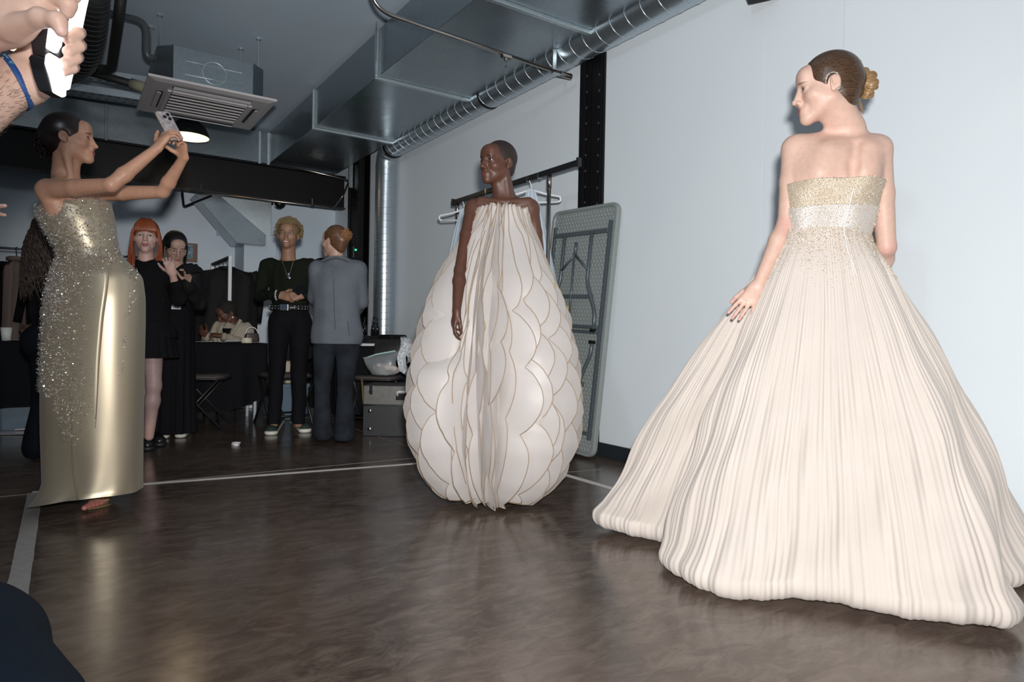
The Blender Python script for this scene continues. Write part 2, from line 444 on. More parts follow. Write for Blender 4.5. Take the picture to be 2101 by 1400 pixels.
MB().cyl(c0-V(0, 0, .035), c0-V(0, 0, .075), 0.006, n=8).cyl(c0-V(0, 0, .07), c0-V(0, 0, .074), 0.014, n=10).build('sprinkler_head', M_chrome, pt)
c1 = np.array([3.06, 3.913, pz])-off
MB().cyl(c1-V(.05, 0, 0), c1+V(.05, 0, 0), 0.021, n=10).build('pipe_end', M_brush, pt, bevel=0.002)
MB().box(c1+V(-.108, 0, .082), (0.034, 0.012, 0.165)).box(c1+V(-.07, 0, -.012), (0.11, 0.03, 0.008)).build('hanger_strap', M_galv_b, pt, bevel=0.002)
# second sprinkler pipe at the back
pz2 = 2.46
pp = roundcorner([(1.2, 8.52, pz2), (2.90, 8.52, pz2), (3.02, 8.52, pz2+0.18), (3.02, 8.30, 2.80), (2.2, 8.30, 2.87)], 0.05)
pt, off = pipe('sprinkler_pipe', pp, 0.011, M_brush, 'thin sprinkler pipe bending up below the back duct elbow')
for x, z in ((2.62, pz2), (1.32, pz2)):
    c0 = np.array([x, 8.52, z])-off
    MB().cyl(c0, c0+V(0, 0, .09), 0.007, n=8).cyl(c0-V(.02, 0, 0), c0+V(.02, 0, 0), 0.017, n=8).build('sprinkler_head', M_chrome, pt)
c0 = np.array([3.02, 8.30, 2.80])-off
MB().box(c0+V(0.02, 0, .06), (0.05, 0.01, 0.30)).build('hanger_strap', M_galv_b, pt)

# ceiling cassette air conditioner
M_acp = mat('warm_grey_plastic', (0.50, 0.47, 0.475), 0.5)
M_acs = mat('ac_dark_grille', (0.035, 0.033, 0.033), 0.6)
AU0, AU1, AV0, AV1, AZ = 0.49, 1.395, 5.48, 6.41, 2.663
ac = thing('air_conditioner', 'ceiling cassette air conditioner hanging on rods below the grey ceiling', 'air conditioner', W((AU0+AU1)/2, (AV0+AV1)/2, AZ), PSI)
ax, ay = (AU1-AU0)/2, (AV1-AV0)/2
def rect(x, y, z): return [(-x, -y, z), (x, -y, z), (x, y, z), (-x, y, z)]
MB().loft([rect(ax, ay, 0.03), rect(ax, ay, 0.012), rect(ax-0.05, ay-0.05, 0.0)], True).build('panel', M_acp, ac, bevel=0.004)
ch = 0.10; bx_, by_ = ax-0.07, ay-0.07
oct_ = [(-bx_+ch, -by_), (bx_-ch, -by_), (bx_, -by_+ch), (bx_, by_-ch), (bx_-ch, by_), (-bx_+ch, by_), (-bx_, by_-ch), (-bx_, -by_+ch)]
MB().loft([[(x, y, z) for x, y in oct_] for z in (0.03, 0.30)]).build('housing', M_galv, ac, bevel=0.004)
mb = MB()
fr_ = [(-0.20, 0.10), (0.20, 0.10), (0.20, 0.20), (-0.20, 0.20)]
mb.tube([(x, -by_-0.001, z) for x, z in fr_], 0.003, 5, closed=True)
mb.tube([(0.085*math.cos(a), -by_-0.001, 0.15+0.085*math.sin(a)) for a in np.linspace(0, 2*math.pi, 25)[:-1]], 0.003, 5, closed=True)
mb.build('embossed_outline', M_galv_b, ac, smooth=True)
gx, gy = 0.27, 0.24
MB().box((0.0, 0, -0.002), (gx*2, gy*2, 0.01)).build('intake_grille', M_acs, ac)
sl = None
for i in range(7):
    y = -gy+0.01+(2*gy-0.02)*i/6
    if sl is None: sl = MB().box((0, 0, 0), (gx*2, 0.012, 0.012)).build('slat', M_acp, ac, loc=(0, y, -0.010))
    else: inst(sl, ac, (0, y, -0.010))
for q in ((-gx-0.02, 0, 0.03, gy*2+0.07), (gx+0.02, 0, 0.03, gy*2+0.07)):
    MB().box((q[0], q[1], -0.008), (q[2], q[3], 0.014)).build('grille_frame', M_acp, ac, bevel=0.003)
for q in ((0, -gy-0.02), (0, gy+0.02)):
    MB().box((q[0], q[1], -0.008), (gx*2, 0.03, 0.014)).build('grille_frame', M_acp, ac, bevel=0.003)
for sgn in (-1, 1):
    MB().box((0, sgn*(ay-0.105), -0.003), (0.56, 0.045, 0.008)).build('air_slot', M_acs, ac)
    MB().box((0, sgn*(ay-0.098), -0.011), (0.55, 0.030, 0.006), np.array(Matrix.Rotation(sgn*0.35, 3, 'X'))).build('louvre', mat('pale_grey_plastic', (0.55, 0.55, 0.57), 0.4), ac)
    MB().box((sgn*(ax-0.105), 0, -0.003), (0.045, 0.42, 0.008)).build('air_slot', M_acs, ac)
    MB().box((sgn*(ax-0.098), 0, -0.011), (0.030, 0.40, 0.006), np.array(Matrix.Rotation(-sgn*0.35, 3, 'Y'))).build('louvre', M_acp, ac)
for x, y in ((-ax+0.13, 0.12), (ax-0.02, 0.10), (-ax+0.1, ay-0.06), (ax-0.1, ay-0.06)):
    MB().cyl((x, y, 0.10), (x, y, CEIL-AZ), 0.006, n=6).cyl((x, y, CEIL-AZ-0.012), (x, y, CEIL-AZ), 0.022, n=8).box((x, y, 0.10), (0.05, 0.03, 0.02)).build('hanger_rod', M_galv_b, ac)

# drain and refrigerant pipes beside it, cable trays, black insulated pipes
M_insul = mat('black_pipe_insulation', (0.012, 0.012, 0.013), 0.6, bump=('noise', 30, 0.2))
M_greypipe = mat('dark_grey_plastic_pipe', (0.07, 0.08, 0.085), 0.35)
def worldpipe(name, pts, r, m_, label, rad=0.08, n=12):
    pts = [np.asarray(p) for p in pts]
    t = thing(name, label, 'pipe', (pts[0][0], pts[0][1], 0))
    MB().tube(roundcorner(pts, rad), r, n).build('tube', m_, t, smooth=True, off=np.array([pts[0][0], pts[0][1], 0]))
    return t
yA = 5.25
worldpipe('drain_pipe', [P(195, 22, yA), P(300, 45, yA), P(300, 118, yA), P(330, 122, yA+.1)], 0.029, M_greypipe, 'dark grey plastic drain pipe bending down into the air conditioner', 0.1)
worldpipe('insulated_pipe', [P(250, -20, 4.6), P(243, 40, 4.7), P(228, 145, 5.25), P(150, 132, 5.28)], 0.036, M_insul, 'black insulated pipe turning sideways above the cable trays', 0.07)
worldpipe('insulated_pipe', [P(130, 125, 5.5), P(190, 150, 5.5), P(275, 173, 5.5)], 0.032, M_insul, 'black insulated pipe lying between the perforated cable trays')
t_ = worldpipe('insulation_sleeve', [P(270, 172, 5.46), P(300, 180, 5.46)], 0.044, mat('beige_foam_sleeve', (0.28, 0.26, 0.19), 0.8), 'short beige foam sleeve on the pipe beside the air conditioner')
t_['category'] = 'sleeve'
# perforated cable trays
M_tray = galv('zinc_cable_tray', (0.50, 0.57, 0.62), 0.42)
def tray(p0, p1, w, label):
    p0, p1 = np.asarray(p0), np.asarray(p1); d = p1-p0; L_ = np.linalg.norm(d); y = nrm(d); x = nrm(np.cross(y, V(0, 0, 1))); z = np.cross(x, y)
    t = thing('cable_tray', label, 'cable tray', (p0[0], p0[1], 0))
    R = np.stack([x, y, z], 1); mb = MB()
    mb.box(p0+d/2+z*0.0, (w, L_, 0.003), R)
    for s in (-1, 1): mb.box(p0+d/2+x*s*w/2+z*0.03, (0.003, L_, 0.06), R)
    mb.build('tray', M_tray, t, off=np.array([p0[0], p0[1], 0]))
    n = int(L_/0.07); sl = None
    for i in range(n):
        c = p0+y*(0.04+i*0.07)-np.array([p0[0], p0[1], 0])-z*0.002
        for s in (-0.28, 0.28):
            q = MB().box((0, 0, 0), (0.012, 0.035, 0.003), R) if sl is None else None
            if sl is None: sl = q.build('slot', M_insul, t, loc=c+x*s*w)
            else: inst(sl, t, c+x*s*w)
    return t
tray(P(120, 150, 6.0), P(320, 178, 6.5), 0.16, 'upper perforated zinc cable tray left of the air conditioner')
tray(P(120, 186, 6.0), P(310, 214, 6.5), 0.20, 'lower perforated zinc cable tray left of the air conditioner')
# big black flexible duct at the upper left
fd = thing('flexible_duct', 'large black ribbed flexible duct hanging at the upper left', 'duct', tuple(P(150, 60, 4.4)[:2])+(0,))
pth = [P(178, -60, 4.2), P(172, 60, 4.5), P(158, 118, 4.7), P(120, 135, 4.9)]
pth = roundcorner(pth, 0.18, 10)
spo = np.array([P(150, 60, 4.4)[0], P(150, 60, 4.4)[1], 0])
MB().tube(pth, 0.135, 28).build('hose', mat('black_flexible_hose', (0.010, 0.010, 0.010), 0.38), fd, smooth=True, off=spo)
spine = np.array(pth); seg = np.linalg.norm(np.diff(spine, axis=0), axis=1); cs = np.concatenate([[0], np.cumsum(seg)])
rb = MB()
for q in np.arange(0.02, cs[-1], 0.036):
    c = np.array([np.interp(q, cs, spine[:, i]) for i in range(3)]); c2 = np.array([np.interp(q+.01, cs, spine[:, i]) for i in range(3)])
    t = nrm(c2-c); a = nrm(np.cross(t, V(0, 1, 0.3))); b = np.cross(t, a)
    rb.tube([c+0.137*(math.cos(w)*a+math.sin(w)*b)+t*0.03*math.cos(w) for w in np.linspace(0, 2*math.pi, 25)[:-1]], 0.004, 4, closed=True)
rb.build('rib', mat('black_hose_rib', (0.04, 0.04, 0.042), 0.3), fd, smooth=True, off=spo)

# pendant lamps
M_shade_out = mat('black_enamel', (0.006, 0.006, 0.007), 0.35)
M_shade_in = mat('cream_enamel', (0.85, 0.78, 0.62), 0.5)
M_bulb = mat('warm_bulb', (1, 0.85, 0.6), 0.4, emit=((1.0, 0.80, 0.52), 14))
def pendant(c, r, label, power):
    t = thing('pendant_lamp', label, 'lamp', c)
    prof = [(r, 0), (r*0.97, 0.04), (r*0.80, 0.11), (r*0.42, 0.18), (0.04, 0.21), (0.035, 0.28)]
    MB().lathe(prof, 32, caps=False).build('shade', M_shade_out, t, smooth=True)
    MB().lathe([(q*0.985, z-0.002) for q, z in prof[:-1]]+[(0.001, 0.205)], 32, caps=False).build('shade_lining', M_shade_in, t, smooth=True)
    MB().sphere((0, 0, 0.09), 0.04).cyl((0, 0, 0.12), (0, 0, 0.2), 0.02).build('bulb', M_bulb, t, smooth=True)
    MB().cyl((0, 0, 0.27), (0, 0, CEIL-c[2]), 0.005, n=6).build('cord', M_shade_out, t)
    l = add_light('pendant_light', 'POINT', tuple(np.array(c)+V(0, 0, 0.05)), power, (1.0, 0.80, 0.55), shadow_soft_size=0.05)
    l.parent = t; l.location = (0, 0, 0.04)
    return t
pendant(tuple(P(388, 281, 7.0)), 0.195, 'black dome pendant lamp glowing warm behind the raised phone', 3)
pendant(tuple(P(30, 100, 5.6)), 0.06, 'small black pendant lamp glowing behind the raised forearm', 2)
# ------------------------------------------------------------------ fittings on the back wall
dd = thing('air_duct', 'slanting galvanised duct coming down below the black beam at the back wall', 'duct', W(1.25, 8.75, 0), PSI)
poly = [(0.04, 2.47), (0.30, 2.50), (0.86, 2.065), (0.86, 1.93), (0.52, 1.93)]
MB().prism(poly, 0.40, (0, 0, 0), (1, 0, 0), (0, 0, 1), (0, 1, 0)).build('slanting_section', M_galv, dd, bevel=0.004)
MB().span((0.40, 0.42, 2.085), (1.03, 0.68, 2.60)).build('duct_box', M_galv_b, dd, bevel=0.004)
MB().tube(roundcorner([(-0.10, -0.02, 2.47), (-0.08, -0.02, 2.30), (0.22, -0.02, 2.47)], 0.03), 0.014, 6).build('bracket', M_black, dd)
spk = thing('wall_speaker', 'small round black speaker on the back wall under the beam', 'speaker', W(2.345, 9.08, 2.535), PSI)
MB().lathe([(0.001, 0), (0.055, 0.002), (0.075, 0.03), (0.07, 0.10), (0.03, 0.13)], 20).build('body', M_shade_out, spk, smooth=True).rotation_euler = (math.pi/2, 0, 0)
MB().cyl((0, -0.01, 0), (0, -0.02, 0), 0.03, n=16).build('cone', M_insul, spk)
MB().cyl((0, -0.05, 0.02), (0, 0.37, 0.05), 0.015, n=8).build('bracket', M_black, spk)
lb = thing('access_reader', 'small black box with a green light by the far corner column', 'access reader', W(3.03, 8.30, 1.86), PSI)
MB().box((0.02, -0.22, 0), (0.10, 0.05, 0.15)).build('housing', M_shade_out, lb, bevel=0.006)
MB().box((0.0, -0.247, 0.03), (0.022, 0.004, 0.016)).build('indicator_light', mat('green_led', (0, .8, .2), 0.3, emit=((0.02, 1.0, 0.25), 5)), lb)
MB().cyl((0.02, -0.2, 0), (0.05, -0.02, 0), 0.015).build('bracket', M_black, lb)
pic = thing('wall_picture', 'small framed blue and brown picture on the back wall behind the woman with glasses', 'picture', W(1.33, 9.43, 1.84), PSI)
MB().box((0, 0, 0), (0.20, 0.02, 0.24)).build('frame', mat('brown_card', (0.16, 0.09, 0.06), 0.6), pic, bevel=0.002)
MB().box((-0.02, -0.012, 0.01), (0.13, 0.004, 0.18)).build('print', mat('blue_print', (0.02, 0.06, 0.09), 0.4, noise=(22, (0.18, 0.32, 0.40), 3)), pic)
# small black fixture at the top of the right wall
o = MB().box((0, 0, 0.0), (0.10, 0.16, 0.12), np.array(Matrix.Rotation(0.5, 3, 'Z'))).build('wall_fixture', M_black, loc=W(3.14, 2.30, 2.772), rotz=PSI, bevel=0.01)
tag(o, 'small black fixture high on the white wall at the top edge', 'fixture')
o = MB().loft([rect(0.09, 0.045, 0), rect(0.09, 0.045, 0.012), rect(0.07, 0.03, 0.02)]).build('floor_plate', M_black, loc=PZ(1292, 944), rotz=PSI+0.2, bevel=0.003)
tag(o, 'small black plate on the floor against the skirting board', 'plate')

# ------------------------------------------------------------------ folding table leaning on the right wall
M_tabl = mat('grey_granite_plastic', (0.26, 0.29, 0.285), 0.5, noise=(160, (0.20, 0.225, 0.22), 2))
M_tsteel = mat('grey_table_steel', (0.10, 0.125, 0.14), 0.38, metal=0.3)
p_br = W(3.055, 3.50, 0.0); p_tr = W(3.185, 3.43, 1.775)
tx = -RA; ty = nrm(p_tr-p_br); tz = nrm(np.cross(tx, ty)); tx = np.cross(ty, tz)
TR = Matrix(((tx[0], ty[0], tz[0]), (tx[1], ty[1], tz[1]), (tx[2], ty[2], tz[2]))).to_4x4()
ft = thing('folding_table', 'grey plastic folding table leaning upright against the white wall, legs folded', 'table')
TW, TL = 0.74, 1.785
org = p_br - tx*TW + tz*0.0
ft.matrix_world = Matrix.Translation(Vector(org+np.array([0, 0, 0.012]))) @ TR
# local: x 0..TW left to right, y 0..TL up, z towards wall or room
sgn = 1.0 if (tz@(-RB)) > 0 else -1.0          # z sign that faces the room
def rr(x0, x1, y0, y1, r, k=6):
    out = []
    for cx_, cy_, a0 in ((x1-r, y1-r, 0), (x0+r, y1-r, 90), (x0+r, y0+r, 180), (x1-r, y0+r, 270)):
        for i in range(k+1):
            a = math.radians(a0+90*i/k); out.append((cx_+r*math.cos(a), cy_+r*math.sin(a)))
    return out
zf = lambda q: sgn*q
o1 = rr(0, TW, 0, TL, 0.07)
MB().loft([[(x, y, zf(z)) for x, y in rr(e, TW-e, e, TL-e, 0.07-e*0.5)] for e, z in ((0.006, -0.018), (0.0, -0.012), (0.0, 0.012))]).build('table_top', M_tabl, ft, bevel=0.003)
ob, ib = rr(0, TW, 0, TL, 0.07), rr(0.03, TW-0.03, 0.03, TL-0.03, 0.05)
mb = MB()
mb.loft([[(x, y, zf(0.011)) for x, y in ob], [(x, y, zf(0.026)) for x, y in rr(0.004, TW-.004, .004, TL-.004, .068)], [(x, y, zf(0.026)) for x, y in rr(.022, TW-.022, .022, TL-.022, .055)], [(x, y, zf(0.011)) for x, y in ib]], caps=False)
mb.build('rim', M_tabl, ft, smooth=False)
bb = MB(); nx_, ny_ = 19, 62
for j in range(ny_):
    for i in range(nx_):
        x = 0.05+(TW-0.10)*(i+0.5*(j % 2))/(nx_-0.5); y = 0.05+(TL-0.10)*j/(ny_-1)
        bb._add([(x-.011, y, zf(.011)), (x+.011, y, zf(.011)), (x, y+.013, zf(.011)), (x, y-.013, zf(.011)), (x-.003, y, zf(.018)), (x+.003, y, zf(.018)), (x, y+.006, zf(.018)), (x, y-.006, zf(.018))],
                [(0, 2, 6, 4), (2, 1, 5, 6), (1, 3, 7, 5), (3, 0, 4, 7), (4, 6, 5, 7)])
ob_ = bb.build('honeycomb_texture', M_tabl, ft); ob_['kind'] = 'stuff'
def tb(pts, r=0.0125, name='frame_tube'):
    return MB().tube(roundcorner([(x, y, zf(z)) for x, y, z in pts], 0.05), r, 10).build(name, M_tsteel, ft, smooth=True)
for x in (0.055, TW-0.055): MB().span((x-.012, 0.12, zf(.012)), (x+.012, TL-0.13, zf(.036))).build('side_rail', M_tsteel, ft, bevel=0.003)
MB().span((0.06, TL-.215, zf(.015)), (TW-.06, TL-.185, zf(.045))).build('cross_rail', M_tsteel, ft, bevel=0.004)
MB().span((0.06, .150, zf(.015)), (TW-.06, .172, zf(.040))).build('cross_rail', M_tsteel, ft, bevel=0.004)
c = TW/2
for s in (-1, 1):
    tb([(c+s*.155, TL-.20, .052), (c+s*.155, TL-.56, .052), (c+s*.275, TL-.78, .052), (c+s*.275, TL-.90, .052)], 0.0135, 'leg')
    tb([(c+s*.275, .80, .052), (c+s*.275, .72, .052), (c+s*.155, .46, .052), (c+s*.155, .16, .052)], 0.0135, 'leg')
    tb([(c, TL-.36, .060), (c+s*.15, TL-.47, .055)], 0.009, 'brace')
    for y in (TL-.905, .80): MB().box((c+s*.275, y, zf(.052)), (.036, .022, .036)).build('clip', M_black, ft, bevel=0.003)
tb([(c, TL-.27, .06), (c, TL-.36, .06)], 0.012, 'brace')
tb([(c-.01, TL-.34, .06), (c-.01, TL-.94, .045)], 0.009, 'brace')
tb([(c, .30, .06), (c, .78, .045)], 0.009, 'brace')
for y in (TL-.665, .50): MB().span((c-.22, y-.014, zf(.035)), (c+.22, y+.014, zf(.058))).build('leg_bar', M_tsteel, ft, bevel=0.003)
for y in (.87, .905): MB().span((.07, y-.012, zf(.015)), (TW-.07, y+.012, zf(.05))).build('centre_rail', M_tsteel, ft, bevel=0.004)
MB().box((c-.12, TL-.80, zf(.021)), (.115, .135, .002)).build('sticker', mat('yellow_bordered_label', (0.62, 0.55, 0.25), 0.5), ft)
MB().box((c-.12, TL-.80, zf(.0225)), (.098, .118, .002)).build('sticker_face', mat('grey_label', (0.52, 0.54, 0.55), 0.5, noise=(90, (0.40, 0.42, 0.43), 2)), ft)

# ------------------------------------------------------------------ garment racks
M_barb = mat('black_rack_bar', (0.012, 0.013, 0.015), 0.3)
M_hang = mat('white_plastic_hanger', (0.72, 0.74, 0.76), 0.4)
def hanger(mb, c, d, w=0.21):
    """c hook point under bar, d unit direction of the shoulders"""
    c = np.asarray(c, float); d = np.asarray(d, float); up = V(0, 0, 1)
    mb.tube([c+up*0.02+d*0.012, c+up*0.035, c+up*0.03-d*0.016, c+up*0.0-d*0.012, c-up*0.03, c-up*0.06], 0.004, 6)
    pts = [c-up*0.06]+[c-up*0.06+d*w*0.5-up*0.035, c-up*.115+d*w, c-up*.145+d*(w+.005), c-up*.155+d*(w-.02)]
    pts2 = [c-up*0.06]+[c-up*0.06-d*w*0.5-up*0.035, c-up*.115-d*w, c-up*.145-d*(w+.005), c-up*.155-d*(w-.02)]
    mb.tube(roundcorner(pts, 0.03, 4), 0.0085, 8); mb.tube(roundcorner(pts2, 0.03, 4), 0.0085, 8); mb.tube([pts[-1], pts2[-1]], 0.007, 8)
gr = thing('garment_rack', 'chrome and black garment rail behind the scalloped dress by the wall', 'garment rack', W(2.85, 4.35, 0), PSI)
MB().box((0, 0, 2.015), (0.030, 1.72, 0.042)).build('top_bar', M_barb, gr, bevel=0.006)
for y in (-0.865, 0.865): MB().box((0, y, 2.018), (0.036, 0.018, 0.062)).build('bar_cap', M_barb, gr, bevel=0.004)
for y in (-0.28, -0.42, 0.3): MB().box((0, y, 2.012), (0.034, 0.012, 0.046)).build('bar_joint', M_chrome, gr, bevel=0.002)
for y in (-0.54, 0.79): MB().cyl((0, y, 0.12), (0, y, 2.0), 0.0135, n=14).cyl((0, y, 1.90), (0, y, 2.0), 0.017, n=14).build('post', M_brush, gr, smooth=True)
for y in (-0.54, 0.79): MB().tube([(-0.25, y, 0.10), (0.13, y, 0.10)], 0.014, 10).sphere((-0.24, y, 0.04), 0.04).sphere((0.12, y, 0.04), 0.04).cyl((-0.24, y, .05), (-0.24, y, .10), .008).cyl((0.12, y, .05), (0.12, y, .10), .008).build('foot', M_barb, gr, smooth=True)
MB().tube([(0, -0.54, 0.10), (0, 0.79, 0.10)], 0.012, 10).build('base_bar', M_brush, gr, smooth=True)
M_tulle = mat('pale_blue_tulle', (0.66, 0.76, 0.84), 0.7, alpha=0.62, sheen=0.3)
def hung_tulle(v, label, w0, drop, shift):
    t = thing('hanging_dress', label, 'dress', W(2.85, v, 1.99), PSI, 'pale tulle dresses on the garment rail')
    mb = MB(); hanger(mb, (0, 0, 0), nrm(V(0.75, -0.66, 0)), 0.215); mb.build('hanger', M_hang, t, smooth=True)
    mb = MB(); d = nrm(V(0.75, -0.66, 0)); e = V(0.66, 0.75, 0); rings = []
    for i in range(26):
        q = i/25; z = -0.07-drop*q; w = 0.03+w0*(q**0.8)
        rings.append([tuple(d*(w*math.cos(a)*(1+.06*math.sin(9*a+3*q))+shift*q)+e*(0.05+0.10*q)*math.sin(a)*(1+.25*math.sin(11*a+5*q))+V(0, 0, z)) for a in np.linspace(0, 2*math.pi, 49)[:-1]])
    mb.loft(rings, caps=False).build('tulle', M_tulle, t, smooth=True)
    return t
hung_tulle(4.03, 'pale blue tulle dress on a white hanger at the right end of the rail', 0.24, 1.30, 0.04)
hung_tulle(5.02, 'pale blue tulle dress on a white hanger at the left end of the rail', 0.20, 1.15, -0.03)

M_coat = mat('black_wool_coat', (0.006, 0.006, 0.007), 0.9, spec=0.12, bump=('noise', 60, 0.3))
M_puffer = mat('black_nylon_puffer', (0.007, 0.007, 0.008), 0.7, spec=0.2, bump=('noise', 14, 0.5))
M_beige = mat('taupe_garment', (0.13, 0.095, 0.08), 0.8, bump=('noise', 40, 0.2))
def coat(loc, d, w, drop, depth, m_, label, seed, sleeves=True, group='coats hanging at the back', puff=0.0):
    R_ = random.Random(seed); t = thing('hanging_coat', label, 'coat', loc)
    if group: t['group'] = group
    d = nrm(d); e = np.cross(V(0, 0, 1), d)
    mb = MB(); hanger(mb, (0, 0, 0), d, w*0.8); mb.build('hanger', M_black, t, smooth=True)
    mb = MB(); rings = []; ph = R_.uniform(0, 6)
    for i in range(22):
        q = i/21; z = -0.06-drop*q
        ww = w*min(1, 0.25+q*9)*(1+0.10*q); dp = depth*min(1, 0.35+q*5)
        pf = 1+puff*math.sin(q*42)
        rings.append([tuple(d*ww*math.cos(a)*(1+.03*math.sin(7*a+ph+4*q))+e*dp*pf*math.sin(a)*(1+.16*math.sin(9*a+ph+3*q))+V(0, 0, z)) for a in np.linspace(0, 2*math.pi, 41)[:-1]])
    mb.loft(rings).build('body', m_, t, smooth=True)
    if sleeves:
        for s in (-1, 1):
            p = [d*s*w*0.88+V(0, 0, -0.10), d*s*w*1.10+V(0, 0, -0.25)+e*0.02, d*s*w*1.16+V(0, 0, -0.45)+e*0.05, d*s*w*1.10+V(0, 0, -0.66)+e*0.10]
            MB().tube(roundcorner(p, 0.08), np.linspace(depth*0.55, depth*0.42, len(roundcorner(p, 0.08)))*(1+puff*0.6), 12).build('sleeve', m_, t, smooth=True)
    MB().tube([V(0, 0, -0.075)+d*0.07*math.cos(a)+e*0.06*math.sin(a) for a in np.linspace(0, 2*math.pi, 17)[:-1]], 0.022, 8, closed=True).build('collar', m_, t, smooth=True)
    return t
# rail at the far left
lr = thing('garment_rack', 'dark clothes rail at the far left behind the table', 'garment rack', W(-0.35, 7.75, 0), PSI)
MB().tube([(-1.3, 0, 1.575), (1.25, 0, 1.575)], 0.011, 10).build('top_bar', M_barb, lr, smooth=True)
for x in (-1.25, 1.2): MB().tube([(x, 0, 0.0), (x, 0, 1.575)], 0.012, 10).tube([(x, -.25, .02), (x, .25, .02)], 0.014, 8).build('post', M_barb, lr, smooth=True)
mA = RA*0.8+RB*0.55
for u_, m_, w_, dr, lab in ((-0.58, M_coat, 0.20, 1.15, 'black wool coat at the left end of the far clothes rail'), (-0.36, M_beige, 0.13, 1.05, 'taupe long garment between black coats on the far clothes rail'),
                            (-0.16, M_coat, 0.17, 0.85, 'short black coat beside the taupe garment on the far clothes rail'), (0.06, M_puffer, 0.19, 1.0, 'black padded coat nearest the long-haired person on the far clothes rail')):
    coat(W(u_, 7.75, 1.555), mA, w_, dr, 0.08, m_, lab, u_, sleeves=m_ is not M_beige)
# white-framed rail with coats behind the seated woman
wrk = thing('garment_rack', 'white-framed clothes rail behind the seated woman', 'garment rack', W(1.50, 8.27, 0), PSI)
M_wframe = mat('white_rack_frame', (0.70, 0.72, 0.74), 0.4)
MB().box((0.0, -0.52, 0.8325), (0.035, 0.035, 1.665)).build('post', M_wframe, wrk, bevel=0.004)
MB().box((0.0, 0.52, 0.8325), (0.035, 0.035, 1.665)).build('post', M_wframe, wrk, bevel=0.004)
MB().box((0.0, 0, 1.647), (0.03, 1.04, 0.035)).build('top_bar', M_black, wrk, bevel=0.004)
for y in (-0.52, 0.52): MB().box((0, y, 0.02), (0.5, 0.04, 0.035)).build('foot', M_wframe, wrk, bevel=0.004)
for v_, w_, lab in ((7.90, 0.30, 'bulky black padded coat hanging nearest on the white rail'), (8.08, 0.27, 'black coat hanging second on the white rail'), (8.3, 0.28, 'black coat hanging in the middle of the white rail'), (8.55, 0.27, 'black coat hanging at the back of the white rail')):
    coat(W(1.50, v_, 1.61), RB*0.97-RA*0.2, w_, 1.05, 0.085, M_puffer if v_ < 8 else M_coat, lab, v_, puff=0.05)

# ------------------------------------------------------------------ tables under black cloths
M_cloth = mat('black_tablecloth', (0.006, 0.0065, 0.008), 0.85, spec=0.15, bump=('noise', 90, 0.15))
M_legw = mat('white_metal_leg', (0.55, 0.62, 0.68), 0.4)
def clothed_table(u0, u1, v0, v1, zt, hem, label, clabel, seed):
    R_ = random.Random(seed); cu, cv = (u0+u1)/2, (v0+v1)/2; hx, hy = (u1-u0)/2, (v1-v0)/2
    t = thing('trestle_table', label, 'table', W(cu, cv, 0), PSI)
    MB().box((0, 0, zt-0.02), (2*hx, 2*hy, 0.03)).build('table_top', M_tabl, t, bevel=0.004)
    for x in (-hx+.08, hx-.08):
        for y in (-hy+.08, hy-.08):
            MB().cyl((x, y, 0), (x, y, zt-.03), 0.016, n=10).build('leg', M_legw, t, smooth=True)
    per = []
    n = 150
    for i in range(n):
        q = i/n*(4*hx+4*hy)
        if q < 2*hx: p, nn = (-hx+q, -hy), (0, -1)
        elif q < 2*hx+2*hy: p, nn = (hx, -hy+q-2*hx), (1, 0)
        elif q < 4*hx+2*hy: p, nn = (hx-(q-2*hx-2*hy), hy), (0, 1)
        else: p, nn = (-hx, hy-(q-4*hx-2*hy)), (-1, 0)
        per.append((p, nn, q))
    ph = R_.uniform(0, 6); rings = []
    rings.append([(p[0]*0.97, p[1]*0.97, zt) for p, nn, q in per])
    for k in range(15):
        s = k/14; ring = []
        for p, nn, q in per:
            zh = hem(p[0]/hx, p[1]/hy); am = 0.035*s**0.8
            w = 0.012+0.02*s+am*(0.6*math.sin(q*19+ph+1.1*math.sin(q*5))+0.4*math.sin(q*33+2*ph))
            ring.append((p[0]+nn[0]*w, p[1]+nn[1]*w, zt+0.003-(zt-zh)*s if k else zt+0.002))
        rings.append(ring)
    mb = MB(); mb.loft(rings, caps=False); mb._add([(-hx, -hy, zt+0.001), (hx, -hy, zt+0.001), (hx, hy, zt+0.001), (-hx, hy, zt+0.001)], [(0, 1, 2, 3)])
    o = mb.build('tablecloth', M_cloth, loc=W(cu, cv, 0), rotz=PSI, smooth=True)
    tag(o, clabel, 'tablecloth')
    return t
ZT = 0.735
clothed_table(0.62, 1.62, 6.62, 7.10, ZT, lambda x, y: 0.10+0.13*max(0, x)**2, 'trestle table in front of the seated woman', 'black cloth hanging over the table of the seated woman', 1)
clothed_table(-1.3, 0.12, 6.60, 7.25, ZT, lambda x, y: 0.20+0.03*x, 'trestle table at the far left edge', 'black cloth hanging over the far left table', 2)
clothed_table(2.15, 2.85, 6.05, 7.05, ZT-0.01, lambda x, y: 0.08, 'trestle table in the far right corner under the bottles', 'black cloth hanging over the corner table with the bottles', 3)
M_bin = mat('blue_grey_plastic_bin', (0.10, 0.15, 0.20), 0.45)
def bin_(u0, u1, v, h_, label, dp=0.35):
    t = thing('storage_bin', label, 'bin', W((u0+u1)/2, v+dp/2, 0), PSI); w = (u1-u0)/2
    MB().loft([[(x, y, 0.0) for x, y in rr(-w*.92, w*.92, -dp*.46, dp*.46, .03)], [(x, y, h_) for x, y in rr(-w, w, -dp*.5, dp*.5, .03)]]).build('tub', M_bin, t)
    MB().loft([[(x, y, h_+z) for x, y in rr(-w-.012, w+.012, -dp*.5-.012, dp*.5+.012, .035)] for z in (-0.025, 0.012)]).build('lid', M_bin, t, bevel=0.004)
    return t
